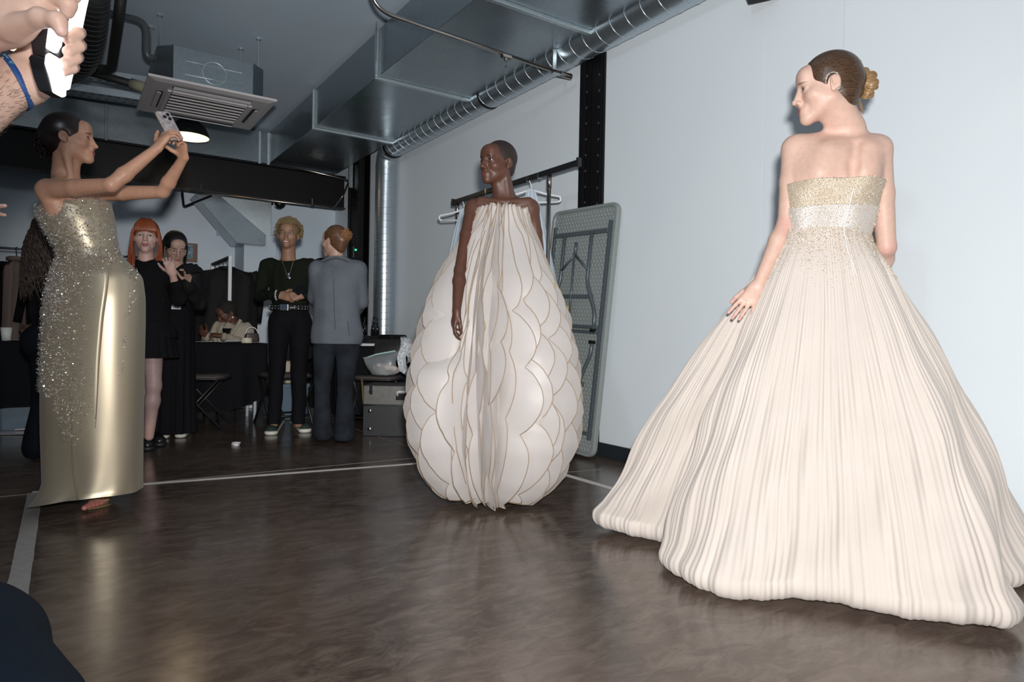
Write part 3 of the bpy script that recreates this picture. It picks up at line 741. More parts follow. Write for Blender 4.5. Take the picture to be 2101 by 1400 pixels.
bin_(-0.44, -0.02, 6.82, 0.24, 'blue-grey plastic bin under the far left table')
bin_(1.66, 2.04, 6.62, 0.33, 'blue-grey plastic bin beside the table behind the smiling man')

# ------------------------------------------------------------------ folding chairs
M_cpad = mat('black_vinyl_chair_pad', (0.014, 0.014, 0.015), 0.45)
M_cseat = mat('brown_seat_pad', (0.07, 0.055, 0.05), 0.6, bump=('noise', 200, 0.1))
def folding_chair(loc, rot, label):
    t = thing('folding_chair', label, 'chair', loc, rot)
    MB().loft([[(x, y, z) for x, y in rr(-.20+e, .20-e, -.20+e, .20-e, .09)] for e, z in ((.02, .430), (0, .438), (0, .452), (.015, .466))]).build('seat', M_cseat, t, smooth=True)
    MB().tube([(x, y, .435) for x, y in rr(-.205, .205, -.205, .205, .09)], 0.010, 8, closed=True).build('seat_rim', M_cpad, t, smooth=True)
    bk = MB(); G = []
    rings = []
    for e, th in ((.012, -.018), (0, -.008), (0, .008), (.012, .018)):
        rings.append([(x, .245+th+0.18*(z-.62)+.10*(x/.2)**2*-0.25, z) for x, z in rr(-.205+e, .205-e, .60+e, .80-e, .08)])
    bk.loft(rings).build('backrest', M_cpad, t, smooth=True)
    for s in (-1, 1):
        MB().tube(roundcorner([(s*.215, .275, .76), (s*.215, .215, .45), (s*.215, -.20, .0)], 0.08), 0.0115, 8).build('leg', M_cpad, t, smooth=True)
        MB().tube(roundcorner([(s*.19, -.15, .43), (s*.19, .22, .0)], 0.08), 0.0115, 8).build('leg', M_cpad, t, smooth=True)
    MB().tube([(-.215, -.13, .085), (.215, -.13, .085)], 0.008, 8).build('stretcher', M_cpad, t, smooth=True)
    MB().tube([(-.19, .15, .085), (.19, .15, .085)], 0.008, 8).build('stretcher', M_cpad, t, smooth=True)
    return t
folding_chair(P(418, 700, 5.85)*V(1, 1, 0), math.pi/2+.25, 'black folding chair in front of the black-clothed table beside the woman with glasses')
folding_chair(W(1.72, 6.33, 0), PSI+math.pi+0.05, 'black folding chair standing behind the smiling man')
folding_chair(W(2.42, 5.80, 0), PSI-0.62, 'black folding chair piled with a plastic bag by the wall')

# ------------------------------------------------------------------ flight case and things by the wall
M_alu = mat('dull_aluminium_sheet', (0.16, 0.155, 0.145), 0.42, metal=0.6, noise=(25, (0.13, 0.127, 0.12), 3))
M_casew = mat('dark_grey_case_panel', (0.018, 0.019, 0.021), 0.4, noise=(40, (0.024, 0.025, 0.027), 2))
fc = thing('equipment_case', 'dark case with an aluminium lid and chrome latches standing by the wall', 'case', P(826, 700, 5.52)*V(1, 1, 0), -0.02)
MB().span((-.32, 0, .0), (.32, .40, .255)).build('body', M_casew, fc, bevel=0.006)
MB().span((-.32, 0, .262), (.32, .40, .42)).build('lid', M_alu, fc, bevel=0.006)
MB().span((-.325, -.005, .253), (.325, .405, .264)).build('edge_trim', M_chrome, fc, bevel=0.002)
for x in (-.25, .25):
    l_ = MB().box((x, -.010, .385), (.028, .014, .075)).build('latch', M_chrome, fc, bevel=0.003)
    MB().box((x, -.018, .37), (.034, .008, .02)).build('latch_tongue', M_chrome, l_, bevel=0.002)
for x in (-.26, .26):
    for z in (.06, .21): MB().sphere((x, -.004, z), (.018, .008, .018), 10, 6).build('stud', M_chrome, fc, smooth=True)
h_ = MB().box((0.03, -.012, .33), (.15, .012, .05)).build('handle_plate', M_black, fc, bevel=0.003)
MB().tube(roundcorner([(-.03, -.02, .34), (-.03, -.045, .375), (.09, -.045, .375), (.09, -.02, .34)], .02), 0.011, 8).build('handle_grip', mat('pale_grip', (0.6, 0.6, 0.6), 0.5), h_, smooth=True)
o = MB().tube([P(742, 778, 5.75), P(750, 855, 5.75)], 0.012, 8).build('brass_leg', mat('brass', (0.55, 0.42, 0.16), 0.3, metal=0.9), smooth=True)
ctr = P(752, 875, 5.75); ctr[2] = 0
for v_ in o.data.vertices: v_.co = Vector(np.array(v_.co)-ctr)
o.location = ctr
mb = MB().tube([P(742, 778, 5.75)-ctr, (P(751, 872, 5.75)-ctr)*V(1, 1, 0)], 0.011, 8)
bpy.data.objects.remove(o); o = mb.build('brass_pole', MATS['brass'], loc=ctr, smooth=True)
tag(o, 'thin brass pole leaning beside the equipment case', 'pole')
# clear plastic bag with clothes, white lace over the backrest
def blob(name, c, r, m_, label, cat, seed, amp=0.25, n=28, k=18, parent=None, wave=3):
    R_ = np.random.default_rng(seed); A = R_.normal(size=(6, 3)); B_ = R_.uniform(0, 6, 6); rings = []
    for i in range(k+1):
        a = math.pi*(i/k)*.996+.002; ring = []
        for j in range(n):
            b = 2*math.pi*j/n; q = V(math.sin(a)*math.cos(b), math.sin(a)*math.sin(b), -math.cos(a))
            s = 1+amp*sum(math.sin(wave*(A[l]@q)+B_[l]) for l in range(6))/6*2
            ring.append(tuple(q*np.asarray(r)*s))
        rings.append(ring)
    o = MB().loft(rings).build(name, m_, parent, loc=c, smooth=True)
    if label: tag(o, label, cat)
    return o
M_pbag = mat('clear_plastic_bag', (0.30, 0.33, 0.34), 0.3, alpha=0.42, spec=0.5)
bag = thing('plastic_bag', 'clear zip plastic bag holding folded things on the chair', 'bag', P(786, 774, 5.62))
bx = []
for i in range(9):
    q = i/8; w = 0.10+0.05*q; d_ = 0.075*(1-q)**0.6+0.004
    bx.append([(w*math.cos(a)*(1+.05*math.sin(5*a+i))-0.03*q, d_*math.sin(a)*(1+.2*math.sin(3*a+i*.7)), 0.02+0.17*q+0.03*q*math.cos(a)) for a in np.linspace(0, 2*math.pi, 25)[:-1]])
MB().loft(bx).build('sleeve', M_pbag, bag, smooth=True)
MB().tube([(-.155, 0, .155), (-.06, 0, .190), (.10, 0, .222)], 0.006, 6).build('zip_strip', mat('mint_zip', (0.42, 0.60, 0.55), 0.4), bag)
blob('contents', (0.01, 0, 0.07), (.10, .05, .05), mat('folded_grey_pink_cloth', (0.30, 0.26, 0.27), 0.8, noise=(14, (0.45, 0.40, 0.36), 2)), None, None, 3, parent=bag)
M_lace = mat('white_lace', (0.70, 0.72, 0.74), 0.7, noise=(55, (0.30, 0.32, 0.34), 2), bump=('noise', 60, 0.6))
lc = thing('lace_cloth', 'white lace ribbon cloth hanging over the chair backrest', 'cloth', P(828, 772, 5.70))
for s, q in ((0, 0.20), (1, 0.14)):
    G = []
    for i in range(16):
        t = i/15; z = 0.33-0.30*t if s == 0 else 0.325-0.22*t
        G.append([((x-.03)*(1-.2*t)+.012*math.sin(9*t+s)+(0.055*s*t if s else -0.02*t), -.02+.012*math.sin(7*x*12+6*t)-(0.05 if s == 0 else -.05)*min(1, t*6), z+.01*math.sin(x*60)) for x in np.linspace(0, .085, 9)])
    MB().grid(G).build('lace_strip', M_lace, lc, smooth=True, solid=0.003)
blob('wrapped_bundle', tuple(P(846, 768, 5.72)+V(0, 0, .015)), (.07, .06, .045), mat('grey_violet_wrap', (0.28, 0.27, 0.33), 0.4, noise=(30, (0.5, 0.5, 0.55), 3)), 'small grey wrapped bundle lying on the piled chair seat', 'bundle', 5)

# ------------------------------------------------------------------ things on the tables
M_bott = mat('black_glass_bottle', (0.006, 0.006, 0.008), 0.12, coat=0.3)
bprof = [(.001, 0), (.020, .001), (.021, .06), (.020, .075), (.008, .088), (.007, .135), (.008, .137), (.008, .150), (.001, .151)]
bt = None
sup = W(2.50, 6.45, ZT-0.006)
bx_ = thing('black_box', 'flat black box on the corner table under the small bottles', 'box', W(2.56, 6.50, ZT-0.005), PSI)
MB().box((0, 0, 0.045), (0.34, 0.26, 0.09)).build('body', M_shade_out, bx_, bevel=0.004)
MB().box((0, 0, 0.072), (0.348, 0.268, 0.045)).build('lid', M_shade_out, bx_, bevel=0.004)
b2 = MB().box((0, 0, 0.055), (0.20, 0.22, 0.11)).build('black_pouch', M_puffer, loc=W(2.74, 6.22, ZT-0.004), rotz=PSI+.2, bevel=0.02)
tag(b2, 'black soft pouch at the right end of the corner table', 'pouch')
for i in range(6):
    c = W(2.47+0.043*i+0.01*(i % 2), 6.46+0.05*(i % 3)-0.05, ZT+0.09)
    lab = ['leftmost small black bottle on the flat black box', 'second small black bottle from the left on the flat box', 'third small black bottle from the left on the flat box',
           'fourth small black bottle from the left on the flat box', 'fifth small black bottle from the left on the flat box', 'rightmost small black bottle on the flat black box'][i]
    t = thing('bottle', lab, 'bottle', c, 0, 'small black bottles on the corner table')
    sc = (1, 1, [0.72, .9, 1.25, 1.3, 1.3, 1.25][i]); t.scale = sc
    if bt is None:
        b0 = MB().lathe(bprof[:5]+[(.001, .0885)], 14).build('glass', M_bott, t, smooth=True); c0 = MB().lathe([(.001, .086), (.0075, .087), (.0075, .150), (.001, .151)], 12).build('cap', M_shade_out, t, smooth=True); bt = (b0, c0)
    else:
        for q in bt: inst(q, t)
o = MB().box((0, 0, .012), (.26, .18, .024)).build('paper_stack', mat('pale_paper', (0.62, 0.64, 0.66), 0.6), loc=W(2.42, 6.13, ZT-.006), rotz=PSI+.1, bevel=0.002)
tag(o, 'short stack of pale papers on the corner table edge', 'papers')
tr = thing('tape_roll', 'roll of cream masking tape on the table beside the seated woman', 'tape roll', W(1.46, 6.72, ZT+.002), PSI)
MB().loft([[(r_*math.cos(a), r_*math.sin(a), z) for a in np.linspace(0, 2*math.pi, 29)[:-1]] for r_, z in ((.030, .0), (.048, .0), (.048, .048), (.030, .048), (.030, .0))], caps=False).build('tape', mat('cream_tape', (0.62, 0.58, 0.42), 0.55), tr, smooth=False)
M_paper = mat('white_paper', (0.75, 0.72, 0.74), 0.6)
def paper(c, w, l, rot, label, curl=0.02, n=7, parent=None):
    G = [[(x, y, 0.003+curl*(max(0, x/w)**2+max(0, -y/l)**2)) for y in np.linspace(-l/2, l/2, n)] for x in np.linspace(-w/2, w/2, n)]
    o = MB().grid(G).build('paper_sheet', M_paper, loc=c, rotz=rot, smooth=True, solid=0.001)
    return tag(o, label, 'paper')
paper(W(1.34, 6.74, ZT+.004), .21, .16, PSI+.3, 'crumpled white paper beside the tape roll on the table', .06)
paper(W(1.08, 6.72, ZT+.004), .18, .12, PSI-.2, 'white paper under the hands of the seated woman', .01)
paper(W(1.54, 6.70, ZT+.004), .14, .08, PSI, 'small white paper at the right corner of the table', .01)
hb = thing('handbag', 'small dark handbag with a white handle at the table corner', 'bag', W(1.56, 6.96, ZT+.002), PSI)
hb.scale = (.72, .72, .8)
MB().loft([[(x, y, z) for x, y in rr(-.10+e, .10-e, -.045, .045, .03)] for e, z in ((.01, 0), (0, .03), (.012, .10), (.02, .115))]).build('body', mat('dark_brown_leather', (0.05, 0.03, 0.028), 0.4), hb, smooth=True)
MB().tube([(.085*math.cos(a), 0, .09+.10*math.sin(a)) for a in np.linspace(0, math.pi, 17)], 0.006, 8).build('handle', mat('white_handle', (0.75, 0.75, 0.75), 0.4), hb, smooth=True)
cup = thing('paper_cup', 'white paper cup at the left edge on the far table', 'cup', W(-0.375, 6.74, ZT+.002), PSI)
MB().lathe([(.001, .001), (.030, .0), (.040, .105), (.0385, .105), (.029, .003)], 24, caps=False).build('cup_wall', mat('white_card', (0.68, 0.70, 0.66), 0.5), cup, smooth=True)
MB().tube([(.040*math.cos(a), .040*math.sin(a), .105) for a in np.linspace(0, 2*math.pi, 25)[:-1]], .002, 6, closed=True).build('rim', MATS['white_card'], cup, smooth=True)
paper(W(-0.28, 6.70, ZT+.004), .16, .11, PSI, 'white papers beside the cup on the far left table', .01)
fur = blob('fur_bag', W(-0.18, 6.80, ZT+.072), (.12, .09, .072), mat('brown_fur', (0.05, 0.028, 0.02), 0.9, noise=(60, (0.12, 0.07, 0.045), 5), bump=('noise', 70, 1.0)), 'brown fluffy fur bag on the far left table', 'bag', 9, 0.2, 48, 32, wave=7)
kit = thing('product_bottle', 'cream bottle with a black cap between the smiling man and the blazer wearer', 'bottle', W(1.93, 6.78, 0.343), PSI)
MB().box((0, 0, .17), (.20, .14, .34)).build('carton', mat('cream_carton', (0.45, 0.38, 0.28), 0.5), kit, bevel=0.004)
MB().lathe([(.001, .34), (.03, .341), (.03, .44), (.012, .46), (.012, .50), (.001, .501)], 16).build('bottle', mat('cream_plastic', (0.6, 0.54, 0.44), 0.4), kit, smooth=True)
MB().lathe([(.001, .46), (.014, .462), (.014, .53), (.001, .531)], 12).build('cap', M_shade_out, kit, smooth=True)
# papers and litter on the floor
paper(PZ(28, 889), .34, .24, .1, 'large white paper sheet on the floor at the far left', .015)
paper(PZ(55, 886)+V(0, 0.06, 0.006), .24, .20, .7, 'folded white paper standing up slightly on the floor at the far left', .09)
crumb = blob('crumpled_tissue', PZ(484, 914)+V(0, 0, .012), (.028, .02, .012), M_paper, 'tiny scrap of white tissue on the floor before the smiling man', 'tissue', 4, .5)
# ------------------------------------------------------------------ implicit-surface body modelling
UP = V(0, 0, 1)
class Fr:
    def __init__(s, o, y, up=UP, k=1.0):
        y = nrm(y); x = nrm(np.cross(y, up)); z = np.cross(x, y)
        s.o = np.asarray(o, float); s.R = np.stack([x, y, z], 1); s.k = k
    def p(s, *q): return s.o + s.R@(np.array(q, float)*s.k)
def cone(a, b, r1, r2, k=0.02, n=None, s=1.0, sub=False):
    a = np.asarray(a, float); b = np.asarray(b, float); return ('c', a, b, r1, r2, k, None if n is None else nrm(n), s, sub)
def ell(c, r, k=0.02, R=None, sub=False):
    r = np.full(3, r, float) if np.isscalar(r) else np.asarray(r, float)
    return ('e', np.asarray(c, float), r, np.eye(3) if R is None else np.asarray(R), k, sub)
def wrinkle(amp, freq, seed=0, stretch=(1, 1, 1)):
    R_ = np.random.default_rng(seed); return ('w', amp, R_.normal(size=(7, 3))*freq*np.asarray(stretch), R_.uniform(0, 6.28, 7))
def cutz(z, above=False): return ('z', z, above)
def _bounds(op):
    if op[0] == 'c':
        m_ = max(op[3], op[4])*max(1, 1.0); return np.minimum(op[1], op[2])-m_, np.maximum(op[1], op[2])+m_
    if op[0] == 'e':
        e = np.abs(op[3])@op[2]; return op[1]-e, op[1]+e
    return None
def sdf_grid(ops, res, lo, hi):
    lo = np.asarray(lo, float); n = np.ceil((np.asarray(hi)-lo)/res).astype(int)+1
    g = np.full(n, 0.5, np.float32)
    ax = [(lo[i]+res*np.arange(n[i])).astype(np.float32) for i in range(3)]
    for op in ops:
        t = op[0]
        if t == 'w':
            X, Y_, Z_ = ax[0][:, None, None], ax[1][None, :, None], ax[2][None, None, :]
            m_ = np.abs(g) < 0.05
            ii = np.nonzero(m_); px, py, pz = ax[0][ii[0]], ax[1][ii[1]], ax[2][ii[2]]
            acc = np.zeros(len(px), np.float32)
            for w, ph in zip(op[2], op[3]): acc += np.sin(w[0]*px+w[1]*py+w[2]*pz+ph+1.3*np.sin(0.6*(w[1]*px-w[0]*py+w[2]*pz)))
            g[ii] += op[1]*acc/2.6; continue
        if t == 'z':
            zz = ax[2][None, None, :]; g = np.maximum(g, (zz-op[1]) if op[2] else (op[1]-zz)).astype(np.float32); continue
        b0, b1 = _bounds(op); k = op[5] if t == 'c' else op[4]; sub = op[8] if t == 'c' else op[5]
        mg = k+2.5*res+0.012
        i0 = np.clip(np.floor((b0-mg-lo)/res).astype(int), 0, n); i1 = np.clip(np.ceil((b1+mg-lo)/res).astype(int)+1, 0, n)
        if np.any(i1 <= i0): continue
        sl = tuple(slice(a, b) for a, b in zip(i0, i1))
        X, Y_, Z_ = ax[0][sl[0]][:, None, None], ax[1][sl[1]][None, :, None], ax[2][sl[2]][None, None, :]
        if t == 'c':
            a, b, r1, r2, nn, s = op[1], op[2], op[3], op[4], op[6], op[7]; ba = (b-a).astype(np.float32); L2 = float(ba@ba)+1e-12
            x, y, z = X-np.float32(a[0]), Y_-np.float32(a[1]), Z_-np.float32(a[2])
            h = np.clip((x*ba[0]+y*ba[1]+z*ba[2])/np.float32(L2), 0, 1)
            x = x-h*ba[0]; y = y-h*ba[1]; z = z-h*ba[2]; q2 = x*x+y*y+z*z
            if nn is not None:
                dn = x*np.float32(nn[0])+y*np.float32(nn[1])+z*np.float32(nn[2]); q2 = q2+dn*dn*np.float32(1/s**2-1)
                d = (np.sqrt(q2)-(r1+(r2-r1)*h))*np.float32(0.5+0.5*s)
            else: d = np.sqrt(q2)-(r1+(r2-r1)*h)
        else:
            c, r, R = op[1], op[2], op[3]; x, y, z = X-np.float32(c[0]), Y_-np.float32(c[1]), Z_-np.float32(c[2])
            k0 = 0; k1 = 0
            for i in range(3):
                q = (x*np.float32(R[0, i])+y*np.float32(R[1, i])+z*np.float32(R[2, i]))/np.float32(r[i])
                k0 = k0+q*q; k1 = k1+(q/np.float32(r[i]))**2
            k0 = np.sqrt(k0); d = k0*(k0-1)/np.maximum(np.sqrt(k1), np.float32(1e-4))
        cur = g[sl]
        if sub:
            d = -d; hh = np.maximum(k-np.abs(cur-d), 0)/max(k, 1e-6); g[sl] = np.maximum(cur, d)+hh*hh*k*0.25
        else:
            hh = np.maximum(k-np.abs(cur-d), 0)/max(k, 1e-6); g[sl] = np.minimum(cur, d)-hh*hh*k*0.25
    return g, lo
def surface_nets(g, lo, res):
    s = g < 0
    c = np.zeros(np.array(g.shape)-1, np.int8)
    for i in (0, 1):
        for j in (0, 1):
            for k in (0, 1): c += s[i:s.shape[0]-1+i, j:s.shape[1]-1+j, k:s.shape[2]-1+k]
    act = (c > 0) & (c < 8); I = np.argwhere(act)
    if len(I) == 0: return np.zeros((0, 3)), np.zeros((0, 4), int)
    idx = np.full(act.shape, -1, np.int32); idx[tuple(I.T)] = np.arange(len(I))
    acc = np.zeros((len(I), 3)); cnt = np.zeros(len(I))
    cor = np.array([[i, j, k] for i in (0, 1) for j in (0, 1) for k in (0, 1)])
    vals = [g[tuple((I+q).T)].astype(float) for q in cor]
    for a in range(8):
        for b in range(a+1, 8):
            if np.abs(cor[a]-cor[b]).sum() != 1: continue
            m_ = (vals[a] < 0) != (vals[b] < 0)
            t = vals[a][m_]/(vals[a][m_]-vals[b][m_])
            acc[m_] += cor[a]+t[:, None]*(cor[b]-cor[a]); cnt[m_] += 1
    verts = lo+res*(I+acc/cnt[:, None])
    F = []
    for ax_ in range(3):
        o1, o2 = (ax_+1) % 3, (ax_+2) % 3
        sl0 = [slice(None)]*3; sl1 = [slice(None)]*3; sl0[ax_] = slice(0, -1); sl1[ax_] = slice(1, None)
        e = s[tuple(sl0)] != s[tuple(sl1)]; E_ = np.argwhere(e)
        E_ = E_[(E_[:, o1] > 0) & (E_[:, o2] > 0) & (E_[:, o1] < s.shape[o1]-1) & (E_[:, o2] < s.shape[o2]-1)]
        if len(E_) == 0: continue
        fl = s[tuple(E_.T)]
        d1 = np.zeros(3, int); d1[o1] = 1; d2 = np.zeros(3, int); d2[o2] = 1
        q = np.stack([idx[tuple((E_-d1-d2).T)], idx[tuple((E_-d2).T)], idx[tuple(E_.T)], idx[tuple((E_-d1).T)]], 1)
        q[~fl] = q[~fl][:, ::-1]; F.append(q)
    F = np.concatenate(F); return verts, F[(F >= 0).all(1)]
def np_mesh(name, verts, faces, mats, parent=None, off=None, col=None, mi=None):
    """faces: (n,4) or (n,3) array"""
    me = bpy.data.meshes.new(name); n = len(faces); k = faces.shape[1]
    if off is not None: verts = verts-off
    me.vertices.add(len(verts)); me.vertices.foreach_set('co', np.ascontiguousarray(verts, np.float32).ravel())
    me.loops.add(n*k); me.loops.foreach_set('vertex_index', np.ascontiguousarray(faces, np.int32).ravel())
    me.polygons.add(n); me.polygons.foreach_set('loop_start', np.arange(0, n*k, k, dtype=np.int32))
    me.update(calc_edges=True)
    for q in (mats if isinstance(mats, (list, tuple)) else [mats]): me.materials.append(q)
    if mi is not None: me.polygons.foreach_set('material_index', np.ascontiguousarray(mi, np.int32))
    me.polygons.foreach_set('use_smooth', np.ones(n, bool))
    if col is not None:
        ca = me.color_attributes.new('Col', 'FLOAT_COLOR', 'POINT')
        ca.data.foreach_set('color', np.concatenate([col, np.ones((len(col), 1))], 1).astype(np.float32).ravel())
    me.validate(); me.update()
    o = bpy.data.objects.new(name, me); COL.objects.link(o)
    if parent: o.parent = parent
    return o
def sdf_mesh(ops, res, blocks=(), clip=None):
    lo = np.min([_bounds(o)[0] for o in ops if o[0] in 'ce' and not (o[8] if o[0] == 'c' else o[5])], 0)-0.02
    hi = np.max([_bounds(o)[1] for o in ops if o[0] in 'ce' and not (o[8] if o[0] == 'c' else o[5])], 0)+0.02
    if clip is not None: lo = np.maximum(lo, clip[0]); hi = np.minimum(hi, clip[1])
    g, l0 = sdf_grid(ops, res, lo, hi); v, f = surface_nets(g, l0, res)
    for b0, b1, r in blocks:
        b0, b1 = np.asarray(b0), np.asarray(b1)
        c = v[f].mean(1); ins = np.all((c > b0+res*0.6) & (c < b1-res*0.6), 1); f = f[~ins]
        g, l0 = sdf_grid(ops, r, b0-2*r, b1+2*r); v2, f2 = surface_nets(g, l0, r)
        c = v2[f2].mean(1); f2 = f2[np.all((c > b0) & (c < b1), 1)]
        f = np.concatenate([f, f2+len(v)]); v = np.concatenate([v, v2])
    used = np.zeros(len(v), bool); used[f.ravel()] = True; rm = np.cumsum(used)-1
    return v[used], rm[f]
def stamp_colors(v, base, stamps):
    col = np.tile(np.asarray(base, float), (len(v), 1))
    for c, r, R, rgb, soft, a in stamps:
        q = ((v-c)@R)/r; d = np.linalg.norm(q, axis=1); w = np.clip((1+soft-d)/(2*soft), 0, 1); w = (w*w*(3-2*w)*a)[:, None]
        col = col*(1-w)+np.asarray(rgb)*w
    return col
def skin_mat(name, rough=0.42, spec=0.42, coat=0.0):
    rough = rough+.07
    return mat(name, (0.6, 0.4, 0.3), rough, spec=spec, attr='Col', noise=(55, (0.93, 0.90, 0.90), 3), bump=('noise', 260, 0.04), coat=coat, sss=0.10)

# ---- anatomy
def head_ops(fr, lips=(0.35, 0.12, 0.12), brow=(0.10, 0.06, 0.04), rim=(0.12, 0.07, 0.06), wide=1.0, nose=1.0, smile=0.0, lidw=1.0, nosew=1.0, chin=1.0):
    o = []; st = []; eyes = []; k = fr.k
    E = lambda c, r, kk, sub=False, R=None: o.append(ell(fr.p(*c), V(*r)*k, kk*k, fr.R if R is None else fr.R@R, sub))
    C_ = lambda a, b, r1, r2, kk, sub=False: o.append(cone(fr.p(*a), fr.p(*b), r1*k, r2*k, kk*k, sub=sub))
    S = lambda c, r, rgb, soft=0.35, a=1.0, R=None: st.append((fr.p(*c), V(*r)*k, fr.R if R is None else fr.R@R, rgb, soft, a))
    E((0, -.020, .034), (.073, .093, .084), .01)
    E((0, .030, -.018), (.0590*wide, .060, .066), .03)
    E((0, .070, .048), (.048, .028, .036), .035)
    for s in (-1, 1):
        C_((s*.044*wide, .004, -.048), (s*.010, .074, -.096), .013, .0115, .042)
        E((s*.043*wide, .054, -.028), (.020, .022, .017), .03)
    E((0, .084, -.0985*chin), (.0145, .0125, .0125), .022)
    C_((-.030, .0785, .024), (.030, .0785, .024), .010, .010, .018)
    for s in (-1, 1): E((s*.0330, .103, .000), (.021, .018, .0135), .013, True)
    C_((0, .0905, .010), (0, .109, -.030*nose), .0058*nosew, .0088*nosew, .013)
    E((0, .1115, -.034*nose), (.0098*nosew, .0100, .0088), .008)
    E((0, .0870, -.022), (.0125, .0165, .026), .012)
    for s in (-1, 1):
        E((s*.0120*nosew, .1005, -.0395*nose), (.0072*nosew, .0090, .0066), .006)
        E((s*.0062*nosew, .1060, -.0460*nose), (.0030, .0042, .0022), .003, True)
    E((0, .083, -.068), (.026, .016, .020), .016)
    E((0, .0915, -.052), (.013, .0085, .011), .012)
    lw = 1+0.35*smile; lz = smile*.004
    for s in (-1, 1): E((s*.0085*lw, .0985, -.0640+lz*.3), (.0135*lw, .0068, .0046), .005)
    E((0, .0980, -.0748), (.0165*lw, .0072, .0058), .005)
    C_((-.023*lw, .098, -.0690+lz), (0, .106, -.0700-lz*.4), .0016, .0020, .002, True)
    C_((.023*lw, .098, -.0690+lz), (0, .106, -.0700-lz*.4), .0016, .0020, .002, True)
    if smile:
        E((0, .108, -.0705), (.017*lw, .014, .0050), .002, True)
    for s in (-1, 1):
        E((s*.0325, .0735, .0), (.0178, .0160, .0148), .007)
        E((s*.0330, .0900, -.0008), (.0160, .0135, .0062*lidw), .002, True)
        eyes.append((fr.p(s*.0325, .0735, 0), .0137*k))
        A = np.array(Matrix.Rotation(s*0.22, 3, 'Z'))@np.array(Matrix.Rotation(-s*0.10, 3, 'Y'))
        ex_ = s*.0775*min(1, .5+.5*wide)
        E((ex_, -.012, -.008), (.0068, .0175, .0265), .006, False, A); E((ex_, -.003, -.030), (.0052, .0078, .0105), .008)
        E((ex_+s*.0075, -.009, -.003), (.0063, .0112, .0175), .004, True, A)
        C_((ex_+s*.004, .002, -.016), (ex_+s*.004, .000, .002), .0035, .003, .004)
        C_((ex_+s*.003, -.015, -.014), (ex_+s*.003, -.010, .012), .0035, .003, .004)
        S((s*.0325, .088, -.0008), (.0175, .018, .0078*lidw), rim, .35, .75)
        B_ = np.array(Matrix.Rotation(s*0.16, 3, 'Y'))
        S((s*.0330, .088, .0215), (.0185, .03, .0034), brow, .45, .85, B_)
        S((s*.047, .06, -.030), (.024, .03, .020), (0.62, 0.30, 0.26) if lips[0] > .3 and brow[0] > .03 else lips, .9, .16)
    for s in (-1, 1): S((s*.0085*lw, .101, -.0640), (.0150*lw, .012, .0056), lips, .3, .95)
    S((0, .100, -.0752), (.0175*lw, .012, .0066), lips, .3, .95)
    if smile: S((0, .095, -.0705), (.016*lw, .006, .0055), (0.75, 0.72, 0.68), .2, 1.0)
    return o, st, eyes
def add_eyes(eyes, fr, root, off, iris=(0.10, 0.06, 0.03), look=(0, 1, 0)):
    M = mat('eye_surface', (1, 1, 1), 0.08, attr='Col', coat=0.6)
    for c, r in eyes:
        v, f = [], []
        n, m_ = 24, 16; ph = np.linspace(0, math.pi, m_+1); th = np.linspace(0, 2*math.pi, n+1)[:-1]
        P_, T_ = np.meshgrid(ph, th, indexing='ij')
        loc = np.stack([np.sin(P_)*np.cos(T_), np.cos(P_), np.sin(P_)*np.sin(T_)], -1).reshape(-1, 3)
        lk = nrm(look); fr2 = Fr((0, 0, 0), lk); loc2 = loc@fr2.R.T
        verts = c+r*(loc2@fr.R.T)
        F = np.array([(i*n+j, i*n+(j+1) % n, (i+1)*n+(j+1) % n, (i+1)*n+j) for i in range(m_) for j in range(n)])
        ang = np.degrees(np.repeat(ph, n)); col = np.tile((0.52, 0.50, 0.49), (len(verts), 1)); col[ang < 33] = iris; col[ang < 14] = (0.005, 0.005, 0.005)
        np_mesh('eye', verts, F, M, root, off, col)
def neck_ops(fr, base, r=0.050, k=0.03, fwd=None):
    a = fr.p(0, -.024, -.060); return [cone(a, base, r*fr.k, r*1.08, k), cone(fr.p(0, .03, -.075), np.asarray(base)+fr.R@V(0, .02, 0), .02, .03, .04)]
def arm_ops(sh, el, wr, s=1.0, k=0.012):
    sh, el, wr = (np.asarray(q, float) for q in (sh, el, wr)); m_ = el+(wr-el)*.28
    return [cone(sh, sh+(el-sh)*.45, .046*s, .042*s, k), cone(sh+(el-sh)*.45, el, .042*s, .034*s, k), cone(el, m_, .034*s, .0365*s, k), cone(m_, wr, .0365*s, .0235*s, k)]
def leg_ops(hip, kn, an, s=1.0, k=0.03):
    hip, kn, an = (np.asarray(q, float) for q in (hip, kn, an)); m_ = kn+(an-kn)*.3
    return [cone(hip, kn, .085*s, .052*s, k), cone(kn, m_, .050*s, .052*s, k), cone(m_, an, .052*s, .034*s, k)]
